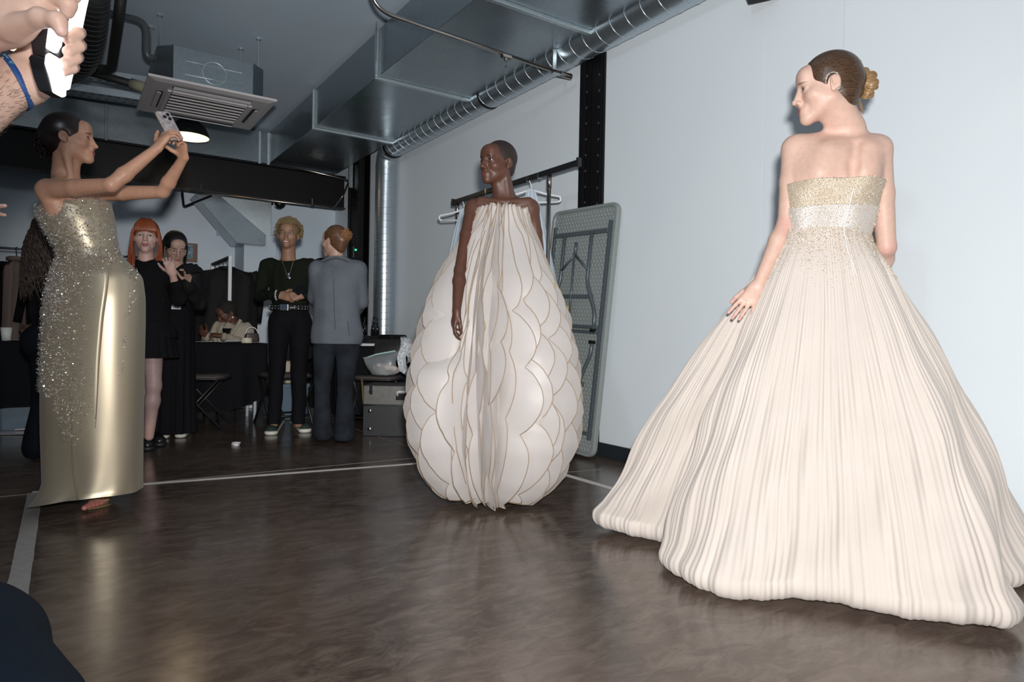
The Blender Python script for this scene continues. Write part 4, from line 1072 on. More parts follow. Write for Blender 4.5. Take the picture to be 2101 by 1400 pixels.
def hand_ops(w, f, n, t, curl=(.25, .25, .3, .35), thumb=(.62, .62, -.35), s=1.0, spread=0.12, tcurl=0.25, fl=1.0, spreads=None):
    """w wrist, f wrist-to-knuckle direction, n back-of-hand normal, t direction of the thumb side"""
    w = np.asarray(w, float); f = nrm(f); n = nrm(np.asarray(n)-f*(np.asarray(n)@f)); t0 = np.cross(f, n); t = t0 if t0@np.asarray(t) > 0 else -t0
    o = []; tips = []; lat = [.0285, .0095, -.0100, -.0275]; kl = [.088, .091, .086, .077]; fln = [.072, .080, .074, .058]; rad = [.0086, .0088, .0083, .0073]
    for i in range(4):
        K = w+(f*kl[i]+t*lat[i])*s; B = w+(f*.008+t*lat[i]*.5)*s
        o.append(cone(B, K, .0150*s, .0102*s, .016*s, n, .85))
        sp = spreads[i] if spreads else spread*lat[i]/.0285
        d0 = f*math.cos(sp)+t*math.sin(sp); A = 0.0; p = K
        for j, (fr_, mx) in enumerate(((.45, 1.25), (.30, 1.65), (.25, 1.1))):
            A += curl[i]*mx; d = d0*math.cos(A)-n*math.sin(A); L_ = fln[i]*fr_*s*fl; q = p+d*L_
            o.append(cone(p, q, rad[i]*(1-.09*j)*s, rad[i]*(1-.09*(j+1))*s, .005*s)); p = q
        tips.append((p, d, n))
    o.append(cone(w+(f*.03+t*.012)*s, w+(f*.062-t*.012)*s, .013*s, .014*s, .02*s, n, .8))
    B = w+(f*.016+t*.018-n*.006)*s; d = nrm(f*thumb[0]+t*thumb[1]+n*thumb[2]); p = B
    for j, (L_, r0, r1) in enumerate(((.046, .0150, .0110), (.034, .0105, .0095), (.027, .0095, .0080))):
        q = p+d*L_*s; o.append(cone(p, q, r0*s, r1*s, .012*s if j == 0 else .005*s)); p = q
        d = nrm(d+(f*.9-t*.55-n*.25)*tcurl)
    tips.append((p, d, n)); return o, tips
def nail_stamps(tips, rgb, s=1.0): return [(p+n*.004*s, np.full(3, .0062*s), np.eye(3), rgb, .35, .8) for p, d, n in tips]
def box_of(pts, m_): pts = np.array(pts); return pts.min(0)-m_, pts.max(0)+m_
def torso_ops(neck, pelvis, shL, shR, fw, s=1.0, chest=.130, waist=.105, flat=.70, hipw=.085, hips=.105, trap=.0):
    neck, pelvis, shL, shR = (np.asarray(q, float) for q in (neck, pelvis, shL, shR)); fw = nrm(fw); ax = pelvis-neck
    mid = (shL+shR)/2; ch = mid+ax*.20; wa = mid+ax*.62; sd = nrm(shL-shR)
    o = [cone(ch, wa, chest*s, waist*s, .05, fw, flat), cone(wa, pelvis, waist*s, hips*1.18*s, .06, fw, flat+.05)]
    o += [cone(pelvis+sd*hipw, pelvis-sd*hipw, hips*s, hips*s, .06, fw, .92)]
    for q in (shL, shR):
        o.append(cone(mid+ax*.06+(q-mid)*.25, q-(q-mid)*.06, .068*s, .052*s, .05, fw, .85))
        o.append(cone(neck+UP*trap, q-(q-mid)*.25+UP*.006, .022*s, .026*s, .04))
        o.append(cone(mid+ax*.18+(q-mid)*.42, mid+ax*.38+(q-mid)*.34, .085*s, .07*s, .085, fw, .75))
    return o
def lock_mesh(name, paths, r0, m_, parent, off, n=5, r1=0.3, seed=0):
    R_ = random.Random(seed); mb = MB()
    for p in paths:
        p = np.asarray(p); k = len(p); q = np.linspace(0, 1, k)
        mb.tube(p, r0*R_.uniform(.7, 1.25)*(np.sin(np.pi*np.clip(q*.86+.12, 0, 1))**.6*(1-r1)+r1*.25), n)
    return mb.build(name, m_, parent, smooth=True, off=off)
def smooth_path(pts, k=14):
    pts = np.asarray(pts, float); t = np.linspace(0, 1, len(pts)); q = np.linspace(0, 1, k)
    out = np.stack([np.interp(q, t, pts[:, i]) for i in range(3)], 1)
    for _ in range(2): out[1:-1] = (out[:-2]+2*out[1:-1]+out[2:])/4
    return out
def hair_mat(name, c, c2, rough=0.38, st=(.10, 1, 1), bs=0.13): return mat(name, c, rough, noise=(300, c2, 4, st), bump=('noise', 190, bs, st), spec=0.6)
def hair_cap(fr, m_, root, off, grow=.007, face=(0, .186, -.060), fr_r=(.132, .152, .150), extra=(), res=.0028, low=-.075, name='hair', wr=None):
    k = fr.k; o = [ell(fr.p(0, -.021, .034), V(.074+grow, .094+grow, .085+grow)*k, .01, fr.R), ell(fr.p(0, -.045, -.028), V(.058, .052, .05)*k, .02*k, fr.R)]
    o += list(extra)
    o.append(ell(fr.p(*face), V(*fr_r)*k, .006*k, fr.R, True))
    for s in (-1, 1): o.append(ell(fr.p(s*.080, -.006, -.020), V(.022, .023, .040)*k, .004*k, fr.R, True))
    if wr: o.append(wr)
    v, f = sdf_mesh(o, res); return np_mesh(name, v, f, m_, root, off)
def person(label, foot, group=None):
    t = thing('person', label, 'person', (float(foot[0]), float(foot[1]), 0.0)); return t, np.array([foot[0], foot[1], 0.0])
def infl(ops, d):
    out = []
    for o in ops:
        if o[0] == 'c': out.append(o[:3]+(o[3]+d, o[4]+d)+o[5:])
        elif o[0] == 'e': out.append(o[:2]+(o[2]+d,)+o[3:])
        else: out.append(o)
    return out
def project(v):
    d = np.asarray(v)-CO; z = d@CF; return CX+FPX*(d@CR)/z, CY-FPX*(d@CU)/z
def hit(verts, x, y, tol=7, side=1):
    """surface point of a cloud of vertices seen in the direction of a pixel"""
    a, b = project(verts); m_ = (np.abs(a-x) < tol) & (np.abs(b-y) < tol)
    q = verts[m_]; return q[np.argmin(q[:, 1]*side)]
def bead_mesh(name, pts, size, m_, root, off, seed=0):
    R_ = np.random.default_rng(seed); n = len(pts)
    oc = np.array([[1, 0, 0], [0, 1, 0], [-1, 0, 0], [0, -1, 0], [0, 0, 1], [0, 0, -1]], float)
    tr = np.array([(0, 1, 4), (1, 2, 4), (2, 3, 4), (3, 0, 4), (1, 0, 5), (2, 1, 5), (3, 2, 5), (0, 3, 5)])
    q = R_.normal(size=(n, 4)); q /= np.linalg.norm(q, axis=1)[:, None]; w, x, y, z = q.T
    Rm = np.stack([np.stack([1-2*(y*y+z*z), 2*(x*y-w*z), 2*(x*z+w*y)], -1), np.stack([2*(x*y+w*z), 1-2*(x*x+z*z), 2*(y*z-w*x)], -1), np.stack([2*(x*z-w*y), 2*(y*z+w*x), 1-2*(x*x+y*y)], -1)], 1)
    s = (np.asarray(size)*R_.uniform(.6, 1.3, n))[:, None, None]
    V_ = (np.einsum('nij,kj->nki', Rm, oc)*s+np.asarray(pts)[:, None, :]).reshape(-1, 3)
    F = (tr[None]+6*np.arange(n)[:, None, None]).reshape(-1, 3)
    o = np_mesh(name, V_, F, m_, root, off); o['kind'] = 'stuff'
    o.data.polygons.foreach_set('use_smooth', np.zeros(len(F), bool)); return o
def vnormals(v, f):
    n = np.zeros_like(v); a = np.cross(v[f[:, 1]]-v[f[:, 0]], v[f[:, 2]]-v[f[:, 0]])
    for i in range(f.shape[1]): np.add.at(n, f[:, i], a)
    return n/(np.linalg.norm(n, axis=1)[:, None]+1e-12)

# =================================================================== woman in the ivory pleated gown
RY = 2.40
root, off = person('model seen from behind in an ivory pleated ball gown, looking over her shoulder', (1.155, 2.44))
fr = Fr(P(1697, 180, RY), (-.965, .262, -.13))
neck = P(1741, 262, 2.43); pel = P(1706, 600, 2.44); shL, shR = P(1630, 305, 2.47), P(1803, 306, 2.38); fwR = nrm(V(.276, .961, 0))
ho, st, eyes = head_ops(fr, lips=(0.40, 0.12, 0.14), brow=(0.20, 0.11, 0.07), rim=(0.25, 0.14, 0.11))
T = torso_ops(neck, pel, shL, shR, fwR, 1.0, chest=.128, waist=.100, flat=.66, hips=.10)
bk = -fwR; sdv = nrm(shL-shR)
spine = [P(1744, 300, 2.3), P(1742, 340, 2.3), P(1738, 400, 2.3)]
shade = []
_v, _f = sdf_mesh(T, .010)
for q in (((1690, 300), (1676, 345)), ((1782, 300), (1790, 340))):
    a_, b_ = (hit(_v, *w, tol=12) for w in q); shade.append(cone(a_+fwR*.012, b_+fwR*.010, .016, .020, .07))
_sp = [hit(_v, x, y, tol=12)+bk*.004 for x, y in ((1745, 285), (1744, 330), (1740, 385))]
shade += [cone(_sp[0], _sp[1], .006, .007, .03, sub=True), cone(_sp[1], _sp[2], .007, .007, .03, sub=True)]
aL = arm_ops(shL, P(1614, 457, 2.46), P(1556, 586, 2.43), .93); aR = arm_ops(shR, P(1819, 507, 2.43), P(1800, 590, 2.62), .93)
wL = P(1556, 586, 2.43); nL = nrm(CO-wL)
hL, tips = hand_ops(wL, P(1519, 642, 2.415)-wL, nL+V(.1, 0, .15), V(-1, 0, 0), (.10, .12, .12, .16), (.75, .5, -.55), .87, spreads=(.16, .06, -.02, -.36), fl=1.06)
wR = P(1800, 590, 2.62); hR, _ = hand_ops(wR, V(-.6, .5, -.5), V(.5, .5, .5), V(-.3, 0, .8), s=.92)
ops = T+shade+neck_ops(fr, neck, .050)+[cone(fr.p(-.040, -.005, -.050), neck+V(-.035, -.02, .0), .011, .010, .03)]+ho+aL+aR+hL+hR
hb = (fr.p(0, 0, 0)-.17, fr.p(0, 0, 0)+V(.17, .17, .16)); hbL = box_of([q for o in hL for q in (o[1], o[2])], .022)
v, f = sdf_mesh(ops, .0055, [(hb[0]+V(0, 0, .03), hb[1], .0021), (hbL[0], hbL[1], .0024)])
st += nail_stamps(tips, (0.72, 0.50, 0.46))
st += [(P(1614, 462, 2.43), np.full(3, .035), np.eye(3), (0.66, 0.34, 0.30), .8, .55), (P(1828, 512, 2.41), np.full(3, .03), np.eye(3), (0.66, 0.34, 0.30), .8, .5)]
st += [(q, np.full(3, .022), np.eye(3), (0.66, 0.36, 0.34), .9, .5) for q, d, n in tips]
M_skinA = skin_mat('fair_skin', 0.40)
np_mesh('body', v, f, M_skinA, root, off, stamp_colors(v, (0.68, 0.46, 0.37), st))
add_eyes(eyes, fr, root, off, (0.10, 0.12, 0.13), look=(-.30, 1, -.02))
M_hairA = hair_mat('slick_light_brown_hair', (0.036, 0.019, 0.012), (0.105, 0.060, 0.033), .30)
hair_cap(fr, M_hairA, root, off, extra=[cone(fr.p(0, -.06, -.05), fr.p(0, -.085, .0), .04, .04, .03)])
# combed strands lying on the cap
R_ = random.Random(3); paths = []
for i in range(70):
    a = R_.uniform(-1.35, 1.35); pts = []
    for j in range(9):
        q = j/8; th = 0.75+q*1.95
        b_ = a*(1-.25*q); d_ = nrm(V(math.sin(b_)*math.sin(th), math.cos(th), math.cos(b_)*math.sin(th)))
        pts.append(fr.p(*(V(0, -.021, .034)+d_*V(.0815, .1015, .0925)/1.0)))
    paths.append(smooth_path(pts, 12))
lock_mesh('hair_strand', paths, .0011, M_hairA, root, off, 4)
M_bunA = hair_mat('dark_blonde_bun', (0.22, 0.125, 0.050), (0.36, 0.22, 0.10), .35)
R_ = random.Random(8); paths = []
bc = [(0, -.120, .028, .019), (.004, -.137, .008, .024), (-.004, -.140, -.022, .025), (.003, -.127, -.048, .020), (0, -.118, -.01, .024)]
for cx_, cy_, cz_, rr_ in bc:
    for q in range(15):
        a0 = R_.uniform(0, 6.28); tl = R_.uniform(-.5, .5); rad = rr_*R_.uniform(.45, .95); hh = R_.uniform(-.012, .012)
        paths.append([fr.p(cx_+hh+rad*math.cos(a0+w)*.55, cy_+rad*math.sin(a0+w), cz_+rad*math.cos(a0+w+tl)*.9) for w in np.linspace(0, 4.6, 14)])
lock_mesh('hair_bun', paths, .0052, M_bunA, root, off)
np_mesh('hair_bun_core', *sdf_mesh([ell(fr.p(a, b, c), r*.85, .01) for a, b, c, r in bc], .003), M_bunA, root, off)
wisps = [[fr.p(R_.uniform(-.02, .02), -.095-.012*j/5, -.055-.012*j-R_.uniform(0, .004)) for j in range(6)] for _ in range(10)]
lock_mesh('hair_wisp', wisps, .0008, M_bunA, root, off, 4)

# beaded bodice
M_bod = mat('champagne_beaded_cloth', (0.50, 0.40, 0.29), 0.42, metal=0.25, noise=(180, (0.68, 0.58, 0.46), 2), bump=('voronoi', 260, 0.3))
M_bod2 = mat('pale_sequin_band', (0.66, 0.58, 0.51), 0.32, metal=0.35, noise=(220, (0.82, 0.76, 0.70), 2), bump=('voronoi', 300, 0.3))
z_t, z_m, z_w = P(1700, 374, RY)[2], P(1700, 428, RY)[2], P(1700, 478, RY)[2]
tb_ = infl(T+shade[:2], .011)
gown = bpy.data.objects.new('gown', None); COL.objects.link(gown); gown.parent = root
v1, f1 = sdf_mesh(tb_+[cutz(z_t, True), cutz(z_m)], .0045, clip=(V(-9, -9, z_m-.02), V(9, 9, z_t+.02)))
np_mesh('bodice', v1, f1, M_bod, gown, off)
v2, f2 = sdf_mesh(infl(T, .015)+[cutz(z_m+.004, True), cutz(z_w-.02)], .0045, clip=(V(-9, -9, z_w-.05), V(9, 9, z_m+.02)))
np_mesh('waistband', v2, f2, M_bod2, gown, off)
# pleated skirt
hem = [(.40, 2.96), (.385, 2.90), (.46, 2.79), (.62, 2.69), (.74, 2.66), (.72, 2.58), (.585, 2.50), (.555, 2.44), (.60, 2.29), (.72, 2.16), (.94, 2.10), (1.12, 2.035), (1.30, 1.935), (1.44, 1.905), (1.525, 1.985),
       (1.53, 2.17), (1.50, 2.27), (1.60, 2.285), (1.73, 2.29), (1.90, 2.38), (1.98, 2.55), (1.88, 2.74), (1.66, 2.90), (1.36, 3.02), (1.0, 3.10), (.65, 3.12), (.47, 3.05)]
def closed_spline(pts, n):
    p = np.asarray(pts, float); k = len(p); t = np.arange(n)/n*k; i = np.floor(t).astype(int); u = (t-i)[:, None]
    a, b, c, d = (p[(i+q) % k] for q in (-1, 0, 1, 2))
    return .5*((2*b)+(c-a)*u+(2*a-5*b+4*c-d)*u**2+(-a+3*b-3*c+d)*u**3)
NP_, NC = 215, 215*5
H = closed_spline(hem, 4000); seg = np.linalg.norm(np.roll(H, -1, 0)-H, axis=1); cs = np.concatenate([[0], np.cumsum(seg)]); tot = cs[-1]
q = np.arange(NC)/NC*tot; H = np.stack([np.interp(q, cs, np.append(H[:, i], H[0, i])) for i in (0, 1)], 1)
axc = V(1.157, 2.432); ang = np.unwrap(np.arctan2(H[:, 1]-axc[1], H[:, 0]-axc[0])); lin = ang[0]+np.arange(NC)/NC*2*math.pi
ang2 = .72*ang+.28*lin
kk = 41; pad = np.concatenate([ang2[-kk:]-2*math.pi, ang2, ang2[:kk]+2*math.pi]); ang2 = np.convolve(pad, np.ones(2*kk+1)/(2*kk+1), 'valid')
_b = v2[v2[:, 2] < z_w]; axw = (_b.max(0)+_b.min(0))[:2]/2; _e = (_b.max(0)-_b.min(0))[:2]/2+.004
E2 = axw+np.stack([_e[0]*np.cos(ang2), _e[1]*np.sin(ang2)], 1)
zs = [z_w+.010, 1.20, 1.10, .98, .89, .69, .56, .40, .22, .12, .075]; gs = [0, .035, .150, .27, .36, .545, .655, .765, .885, .955, 1.0]
rows_z = np.concatenate([np.linspace(zs[0], .9, 34), np.linspace(.89, .075, 74)]); s_ = np.arange(NC)/NC
outd = H-axc; outd /= np.linalg.norm(outd, axis=1)[:, None]
Rn = np.random.default_rng(5); jit = np.convolve(np.concatenate([Rn.normal(size=60), Rn.normal(size=NC), Rn.normal(size=60)]), np.ones(61)/61, 'same')[60:-60]*3.5
amp_j = 1+.35*np.sin(2*math.pi*s_*23+1)+.25*np.sin(2*math.pi*s_*41)
grid = []; LIFT = .010+.010*np.sin(2*math.pi*s_*3+1)+.005*np.sin(2*math.pi*s_*11)
def tang(H_):
    t = np.roll(H_, -1, 0)-np.roll(H_, 1, 0); n = np.stack([t[:, 1], -t[:, 0]], 1); return n/(np.linalg.norm(n, axis=1)[:, None]+1e-9)
for z in rows_z:
    g = np.interp(-z, -np.array(zs), gs); XY = E2*(1-g)+H*g
    nn = tang(XY); t_ = (zs[0]-z)/zs[0]
    wav = .012*g*np.sin(7*t_*3+2*math.pi*s_*9)+.0055*g*np.sin(2*math.pi*s_*37+9*t_)+.004*g*np.sin(2*math.pi*s_*71+4*t_)
    a = .0004+.0017*g**.7
    rip = a*amp_j*np.sin(2*math.pi*NP_*s_+jit+.9*np.sin(9*t_+2*math.pi*s_*5)+.5*np.sin(17*t_+2*math.pi*s_*13))
    XY = XY+nn*(rip+wav)[:, None]; lastXY = XY; zl = np.full(NC, z)+LIFT*np.clip((.5-z)/.43, 0, 1)**2
    grid.append(np.concatenate([XY, zl[:, None]], 1))
nn = tang(H); rho = .046
for al in np.radians(np.linspace(27, -150, 18)):
    XY = lastXY+nn*(rho*math.cos(al)-rho*math.cos(math.radians(30)))
    grid.append(np.concatenate([XY, np.clip(.052+rho*math.sin(al)+LIFT, .004, 9)[:, None]], 1))
G = np.array(grid); nr = len(G); sv = G.reshape(-1, 3)
I, J_ = np.meshgrid(np.arange(nr-1), np.arange(NC), indexing='ij'); Jn = (J_+1) % NC
sf = np.stack([I*NC+J_, (I+1)*NC+J_, (I+1)*NC+Jn, I*NC+Jn], -1).reshape(-1, 4)
M_gown = mat('ivory_pleated_tulle', (0.75, 0.675, 0.61), 0.8, sheen=0.3, noise=(9, (0.78, 0.70, 0.635), 3), transl=0.2)
np_mesh('pleated_skirt', sv, sf, M_gown, gown, off)
# beads: bodice, waistband, and rays running down from the waist
Rn = np.random.default_rng(2); pts = []
vn = vnormals(v2, f2); ii = Rn.integers(0, len(v2), 1500); pts.append(v2[ii]+vn[ii]*.001+Rn.normal(size=(1500, 3))*.001)
vn = vnormals(v1, f1); ii = Rn.integers(0, len(v1), 2200); pts.append(v1[ii]+vn[ii]*.0008+Rn.normal(size=(2200, 3))*.001)
M_bead = mat('champagne_crystal_beads', (0.74, 0.66, 0.56), 0.16, metal=0.5)
bead_mesh('bodice_beads', np.concatenate(pts), .0021, M_bead, gown, off, 1)
pts = []
for i in range(1100):
    c = Rn.integers(0, NC); end = Rn.uniform(3, 24)*(.45+.55*abs(math.sin(c*.022+.6)))
    for r in np.arange(Rn.uniform(0, 1), max(3, end), .8):
        if Rn.uniform() < .85-.75*r/25:
            q = min(nr-2, r+Rn.uniform(-.4, .4)) if r > .5 else r; i0 = int(q); w = q-i0
            pts.append(G[i0, c]*(1-w)+G[i0+1, c]*w+V(*(Rn.normal(size=3)*.0012)))
bead_mesh('skirt_beads', np.array(pts), .0017, mat('tan_gold_beads', (0.50, 0.40, 0.28), 0.3, metal=0.25), gown, off, 2)
allv = np.concatenate([v1, v2, sv])
zp = [hit(allv, x, y)+V(-.002, -.004, 0) for x, y in ((1745, 386), (1741, 410), (1736, 440), (1730, 465), (1729, 485), (1734, 510), (1742, 535), (1752, 565))]
MB().tube(smooth_path(zp, 30), .0026, 6).build('zip', mat('white_zip_tape', (0.80, 0.77, 0.74), 0.5), gown, smooth=True, off=off)

# =================================================================== woman in the scalloped organza dress
CY0 = 3.42; C0 = V(-.085, CY0)
root, off = person('dark-skinned model in a pale dress of scalloped organza panels, looking aside', C0)
fr = Fr(P(1022, 335, CY0), (-.72, -.69, -.03), k=.97)
neck = P(1037, 408, 3.45); pel = P(1020, 660, 3.45); shL, shR = P(1090, 428, 3.44), P(970, 428, 3.46); fwC = nrm(V(.05, -1, 0))
ho, st, eyes = head_ops(fr, lips=(0.165, 0.045, 0.038), brow=(0.02, 0.012, 0.010), rim=(0.015, 0.010, 0.008), nosew=1.15, wide=.93, lidw=.9)
T = torso_ops(neck, pel, shL, shR, fwC, .98, chest=.120, waist=.095, flat=.68, hips=.10)
elR, wrR = P(944, 555, 3.26), P(937, 636, 3.12)
aR = arm_ops(shR, elR, wrR, .85); aL = arm_ops(shL, P(1108, 540, 3.50), P(1085, 640, 3.46), .85)
hR, tips = hand_ops(wrR, P(931, 668, 3.13)-wrR, V(-.95, -.30, 0), V(0, -1, 0), (.22, .25, .3, .35), (.85, .3, -.3), .86)
clav = [cone(P(1030, 414, 3.38), P(985, 408, 3.42), .012, .010, .03), cone(P(1044, 414, 3.38), P(1085, 410, 3.41), .012, .010, .03)]
ops = T+clav+neck_ops(fr, neck, .048)+[cone(fr.p(.045, -.01, -.045), P(1030, 412, 3.40), .016, .011, .02), cone(fr.p(-.045, -.01, -.045), P(1046, 412, 3.40), .016, .011, .02)]+ho+aR+aL+hR
hb = fr.p(0, 0, 0); hbR = box_of([q for o in hR for q in (o[1], o[2])], .02)
v, f = sdf_mesh(ops, .006, [(hb-V(.15, .15, .11), hb+V(.15, .15, .15), .0024), (hbR[0], hbR[1], .0028)])
col = stamp_colors(v, (0.105, 0.043, 0.026), st)
M_skinC = skin_mat('deep_brown_skin', 0.42, .55)
np_mesh('body', v, f, M_skinC, root, off, col)
add_eyes(eyes, fr, root, off, (0.03, 0.015, 0.01), look=(-.1, 1, 0))
hair_cap(fr, mat('cropped_black_hair', (0.016, 0.010, 0.008), 0.6, noise=(300, (0.03, 0.018, 0.014), 2), bump=('noise', 400, 0.15)), root, off, grow=.0022, low=-.05)
dress = bpy.data.objects.new('scalloped_dress', None); COL.objects.link(dress); dress.parent = root
ez = [1.50, 1.42, 1.31, 1.20, 1.13, .95, .77, .60, .50, .33, .17, .09, .03]; er = [.135, .165, .215, .275, .315, .385, .43, .455, .46, .445, .375, .31, .235]
M_org = mat('ivory_organza', (0.80, 0.755, 0.73), 0.42, sheen=0.3, alpha=0.75, transl=0.28)
M_core = mat('ivory_lining', (0.78, 0.72, 0.69), 0.6, sheen=0.2)
M_cord = mat('tan_cord_edge', (0.36, 0.27, 0.19), 0.5)
def core_r(z): return np.interp(-z, -np.array(ez), np.array(er))*np.interp(-z, [-1.5, -1.40, -1.2, -.9, -.03], [.93, .84, .70, .66, .62])
rings = []
for z in np.linspace(1.492, .035, 50):
    r = core_r(z); fl_ = np.interp(-z, [-1.5, -1.3, -1.1], [.82, .9, 1.0])
    rings.append([(C0[0]+.03*max(0, (z-1.2)/.3)+r*math.cos(a), C0[1]+.02*max(0, (z-1.2)/.3)+r*fl_*math.sin(a)*(1+.02*math.sin(17*a)), z+.006*math.sin(9*a)) for a in np.linspace(0, 2*math.pi, 73)[:-1]])
MB().loft(rings, caps=False).build('lining', M_core, dress, smooth=True, off=off)
def PHI(z): return float(np.interp(-z, [-1.5, -1.15, -.95, -.70, -.42, -.10, 0], [0, .55, 1.3, 2.3, 3.2, 4.1, 4.5]))
NF = 44; Rn = random.Random(21)
front = -math.pi/2-0.22          # parting of the panels, slightly left of the camera side
fins = [((i+.5)/NF*2*math.pi-math.pi, 1.0, 1.0) for i in range(NF)]
fins += [(-.42+.085*j, (-.5 if j % 2 else .45)*(1 if j < 5 else 1), [.75, .55, .8, .6, .9, .5, .85, .6, .75, .6][j]) for j in range(10)]
for i, (phi, ssc, wsc) in enumerate(fins):
    th0 = front+phi*(1-.10*math.cos(phi)); sw = (.55*math.tanh(6.5*phi) if ssc == 1.0 else .40*ssc)*(1-.55*max(0, (abs(phi)-2.2)/.94))
    ph = (.5*(i % 2)+.21*((i//2) % 2)+Rn.uniform(-.06, .06))
    zt = 1.505-.045*min(1, abs(phi))*Rn.uniform(.2, 1.0); zb = .03+Rn.uniform(0, .05)
    zz = np.linspace(zt, zb, 64); Gd = []; edge = []
    for z in zz:
        en = np.interp(-z, -np.array(ez), er); r0 = core_r(z)*.985
        S = abs(math.sin(math.pi*(PHI(z)+ph)))**.6; top = np.clip((zt-z)/.16, 0, 1)
        r1 = en*(.845+.155*S)*(1-.01*Rn.random())
        r1 = r0+(r1-r0)*(.25+.75*top)*wsc
        tha = th0+.05*math.sin(5*z+i*1.3)
        # keep clear of the hanging arm
        da = abs(((tha+sw-math.radians(232)+math.pi) % (2*math.pi))-math.pi)
        wz = np.clip((z-.66)/.14, 0, 1)*np.clip((1.40-z)/.10, 0, 1); wd = np.clip((.52-da)/.30, 0, 1); wz = wz*wz*(3-2*wz); wd = wd*wd*(3-2*wd)
        r1 = r1+(min(r1, core_r(z)+.03)-r1)*wz*wd
        swz = sw*(.66+.34*S)*(.35+.65*top); row = []
        for k in range(8):
            s = k/7; th = tha+swz*s**1.25+.045*math.sin(7*z+i*1.7+2*s)*s*(1-abs(math.tanh(2.6*phi))*.5)
            r = r0+(max(r1, r0+.012)-r0)*s; fl_ = np.interp(-z, [-1.5, -1.3, -1.1], [.82, .9, 1.0])
            row.append((C0[0]+.03*max(0, (z-1.2)/.3)+r*math.cos(th), C0[1]+.02*max(0, (z-1.2)/.3)+r*fl_*math.sin(th), max(.012, z-.02*s*(1-z))))
        Gd.append(row); edge.append(row[-1])
    mb = MB(); mb.grid(Gd); mb.cur = 1; mb.tube([Gd[-1][0]]+[Gd[-1][4]]+edge[::-1] if False else edge, .0021, 5); mb.tube([Gd[-1][k] for k in range(8)], .0021, 5)
    mb.build('scalloped_panel', [M_org, M_cord], dress, smooth=True, off=off)
MB().tube([(C0[0]+.03+.1265*math.cos(a), C0[1]+.02+.1265*.83*math.sin(a), 1.492+.006*math.sin(9*a)) for a in np.linspace(0, 2*math.pi, 60)[:-1]], .004, 6, closed=True).build('neckline_cord', M_cord, dress, smooth=True, off=off)
for x, y in ((965, 1024), (1005, 1027), (1040, 1022)):
    c = PZ(x, y, .012)-off; MB().box(c, (.07, .025, .012), np.array(Matrix.Rotation(.3*(x-1000)/40, 3, 'Z'))).build('hem_weight', M_core, dress, bevel=.004)

# =================================================================== woman in the gold satin gown
GY = 3.14
root, off = person('model in a gold satin gown with silver beading, raising a phone to take a picture', PZ(185, 1040))
fr = Fr(P(143, 284, GY), (.93, .34, .04), k=.95)
neck = P(131, 368, 3.16); pel = P(196, 600, 3.16); shR, shL = P(94, 390, 2.99), P(186, 398, 3.30); fwG = nrm(V(.98, .12, 0))
ho, st, eyes = head_ops(fr, lips=(0.33, 0.10, 0.09), brow=(0.06, 0.03, 0.02), rim=(0.08, 0.045, 0.035))
T = torso_ops(neck, P(186, 600, 3.16), shL, shR, fwG, .96, chest=.122, waist=.092, flat=.66, hips=.095, trap=.03)
elR, wR = P(228, 380, 2.90), P(322, 305, 2.98); elL, wL = P(334, 394, 3.24), P(377, 324, 3.16)
aR = arm_ops(shR, elR, wR, .88); aL = arm_ops(shL, elL, wL, .86)
hR, t1 = hand_ops(wR, P(345, 272, 3.00)-wR, V(-.45, -.85, .30), V(-.5, .1, .6), (.30, .42, .45, .50), (.55, .80, .1), .90, spread=.30, fl=1.05)
hL, t2 = hand_ops(wL, P(371, 292, 3.12)-wL, V(.35, .90, .1), V(-1, 0, .1), (.62, .62, .62, .62), (.5, .6, -.5), .88, spread=.08)
ft_ = P(190, 1040, 3.10); ft_[2] = 0
toes = [cone(PZ(180, 1036, .03)+V(0, .16, .06), PZ(186, 1036, .02)+V(0, .03, .015), .030, .026, .02)]
for i in range(5): 
    c = PZ(172+8.5*i, 1045-2.4*i, .016)+V(0, .004, 0); toes.append(cone(c+V(.0, .05, .012), c+V(0, 0, .004), .0135-.0011*i, .0125-.0010*i, .003))
legs = leg_ops(P(186, 610, 3.16), P(188, 800, 3.13), PZ(182, 1030, .06)+V(0, .18, .04), .85)+leg_ops(P(205, 610, 3.22), P(205, 800, 3.25), PZ(215, 1000, .05)+V(0, .05, .03), .85)
ops = T+neck_ops(fr, neck, .047)+[cone(fr.p(.045, -.01, -.045), P(148, 378, 3.10), .018, .013, .025)]+ho+aR+aL+hR+hL+legs+toes
hb = fr.p(0, 0, 0); b1 = box_of([q for o in hR for q in (o[1], o[2])], .02); b2 = box_of([q for o in hL for q in (o[1], o[2])], .02); b3 = box_of([q for o in toes[1:] for q in (o[1], o[2])], .03)
hbb = box_of([q for o in hR+hL for q in (o[1], o[2])], .02)
v, f = sdf_mesh(ops, .0065, [(hb-V(.15, .15, .11), hb+V(.15, .15, .15), .0023), (hbb[0], hbb[1], .0026), (b3[0], b3[1], .003)])
st += nail_stamps(t1+t2, (0.60, 0.38, 0.34))+[(o[2], np.full(3, .02), np.eye(3), (0.55, 0.16, 0.16), .6, .6) for o in toes[1:]]
M_skinG = skin_mat('warm_tan_skin', 0.38)
np_mesh('body', v, f, M_skinG, root, off, stamp_colors(v, (0.54, 0.295, 0.195), st))
add_eyes(eyes, fr, root, off, (0.07, 0.05, 0.035), look=(.30, 1, .08))
M_hairG = hair_mat('slick_dark_brown_hair', (0.014, 0.008, 0.006), (0.028, 0.015, 0.010), .32)
hair_cap(fr, M_hairG, root, off, extra=[cone(fr.p(0, -.07, -.03), fr.p(0, -.09, .0), .042, .045, .03)])
R_ = random.Random(5); paths = []
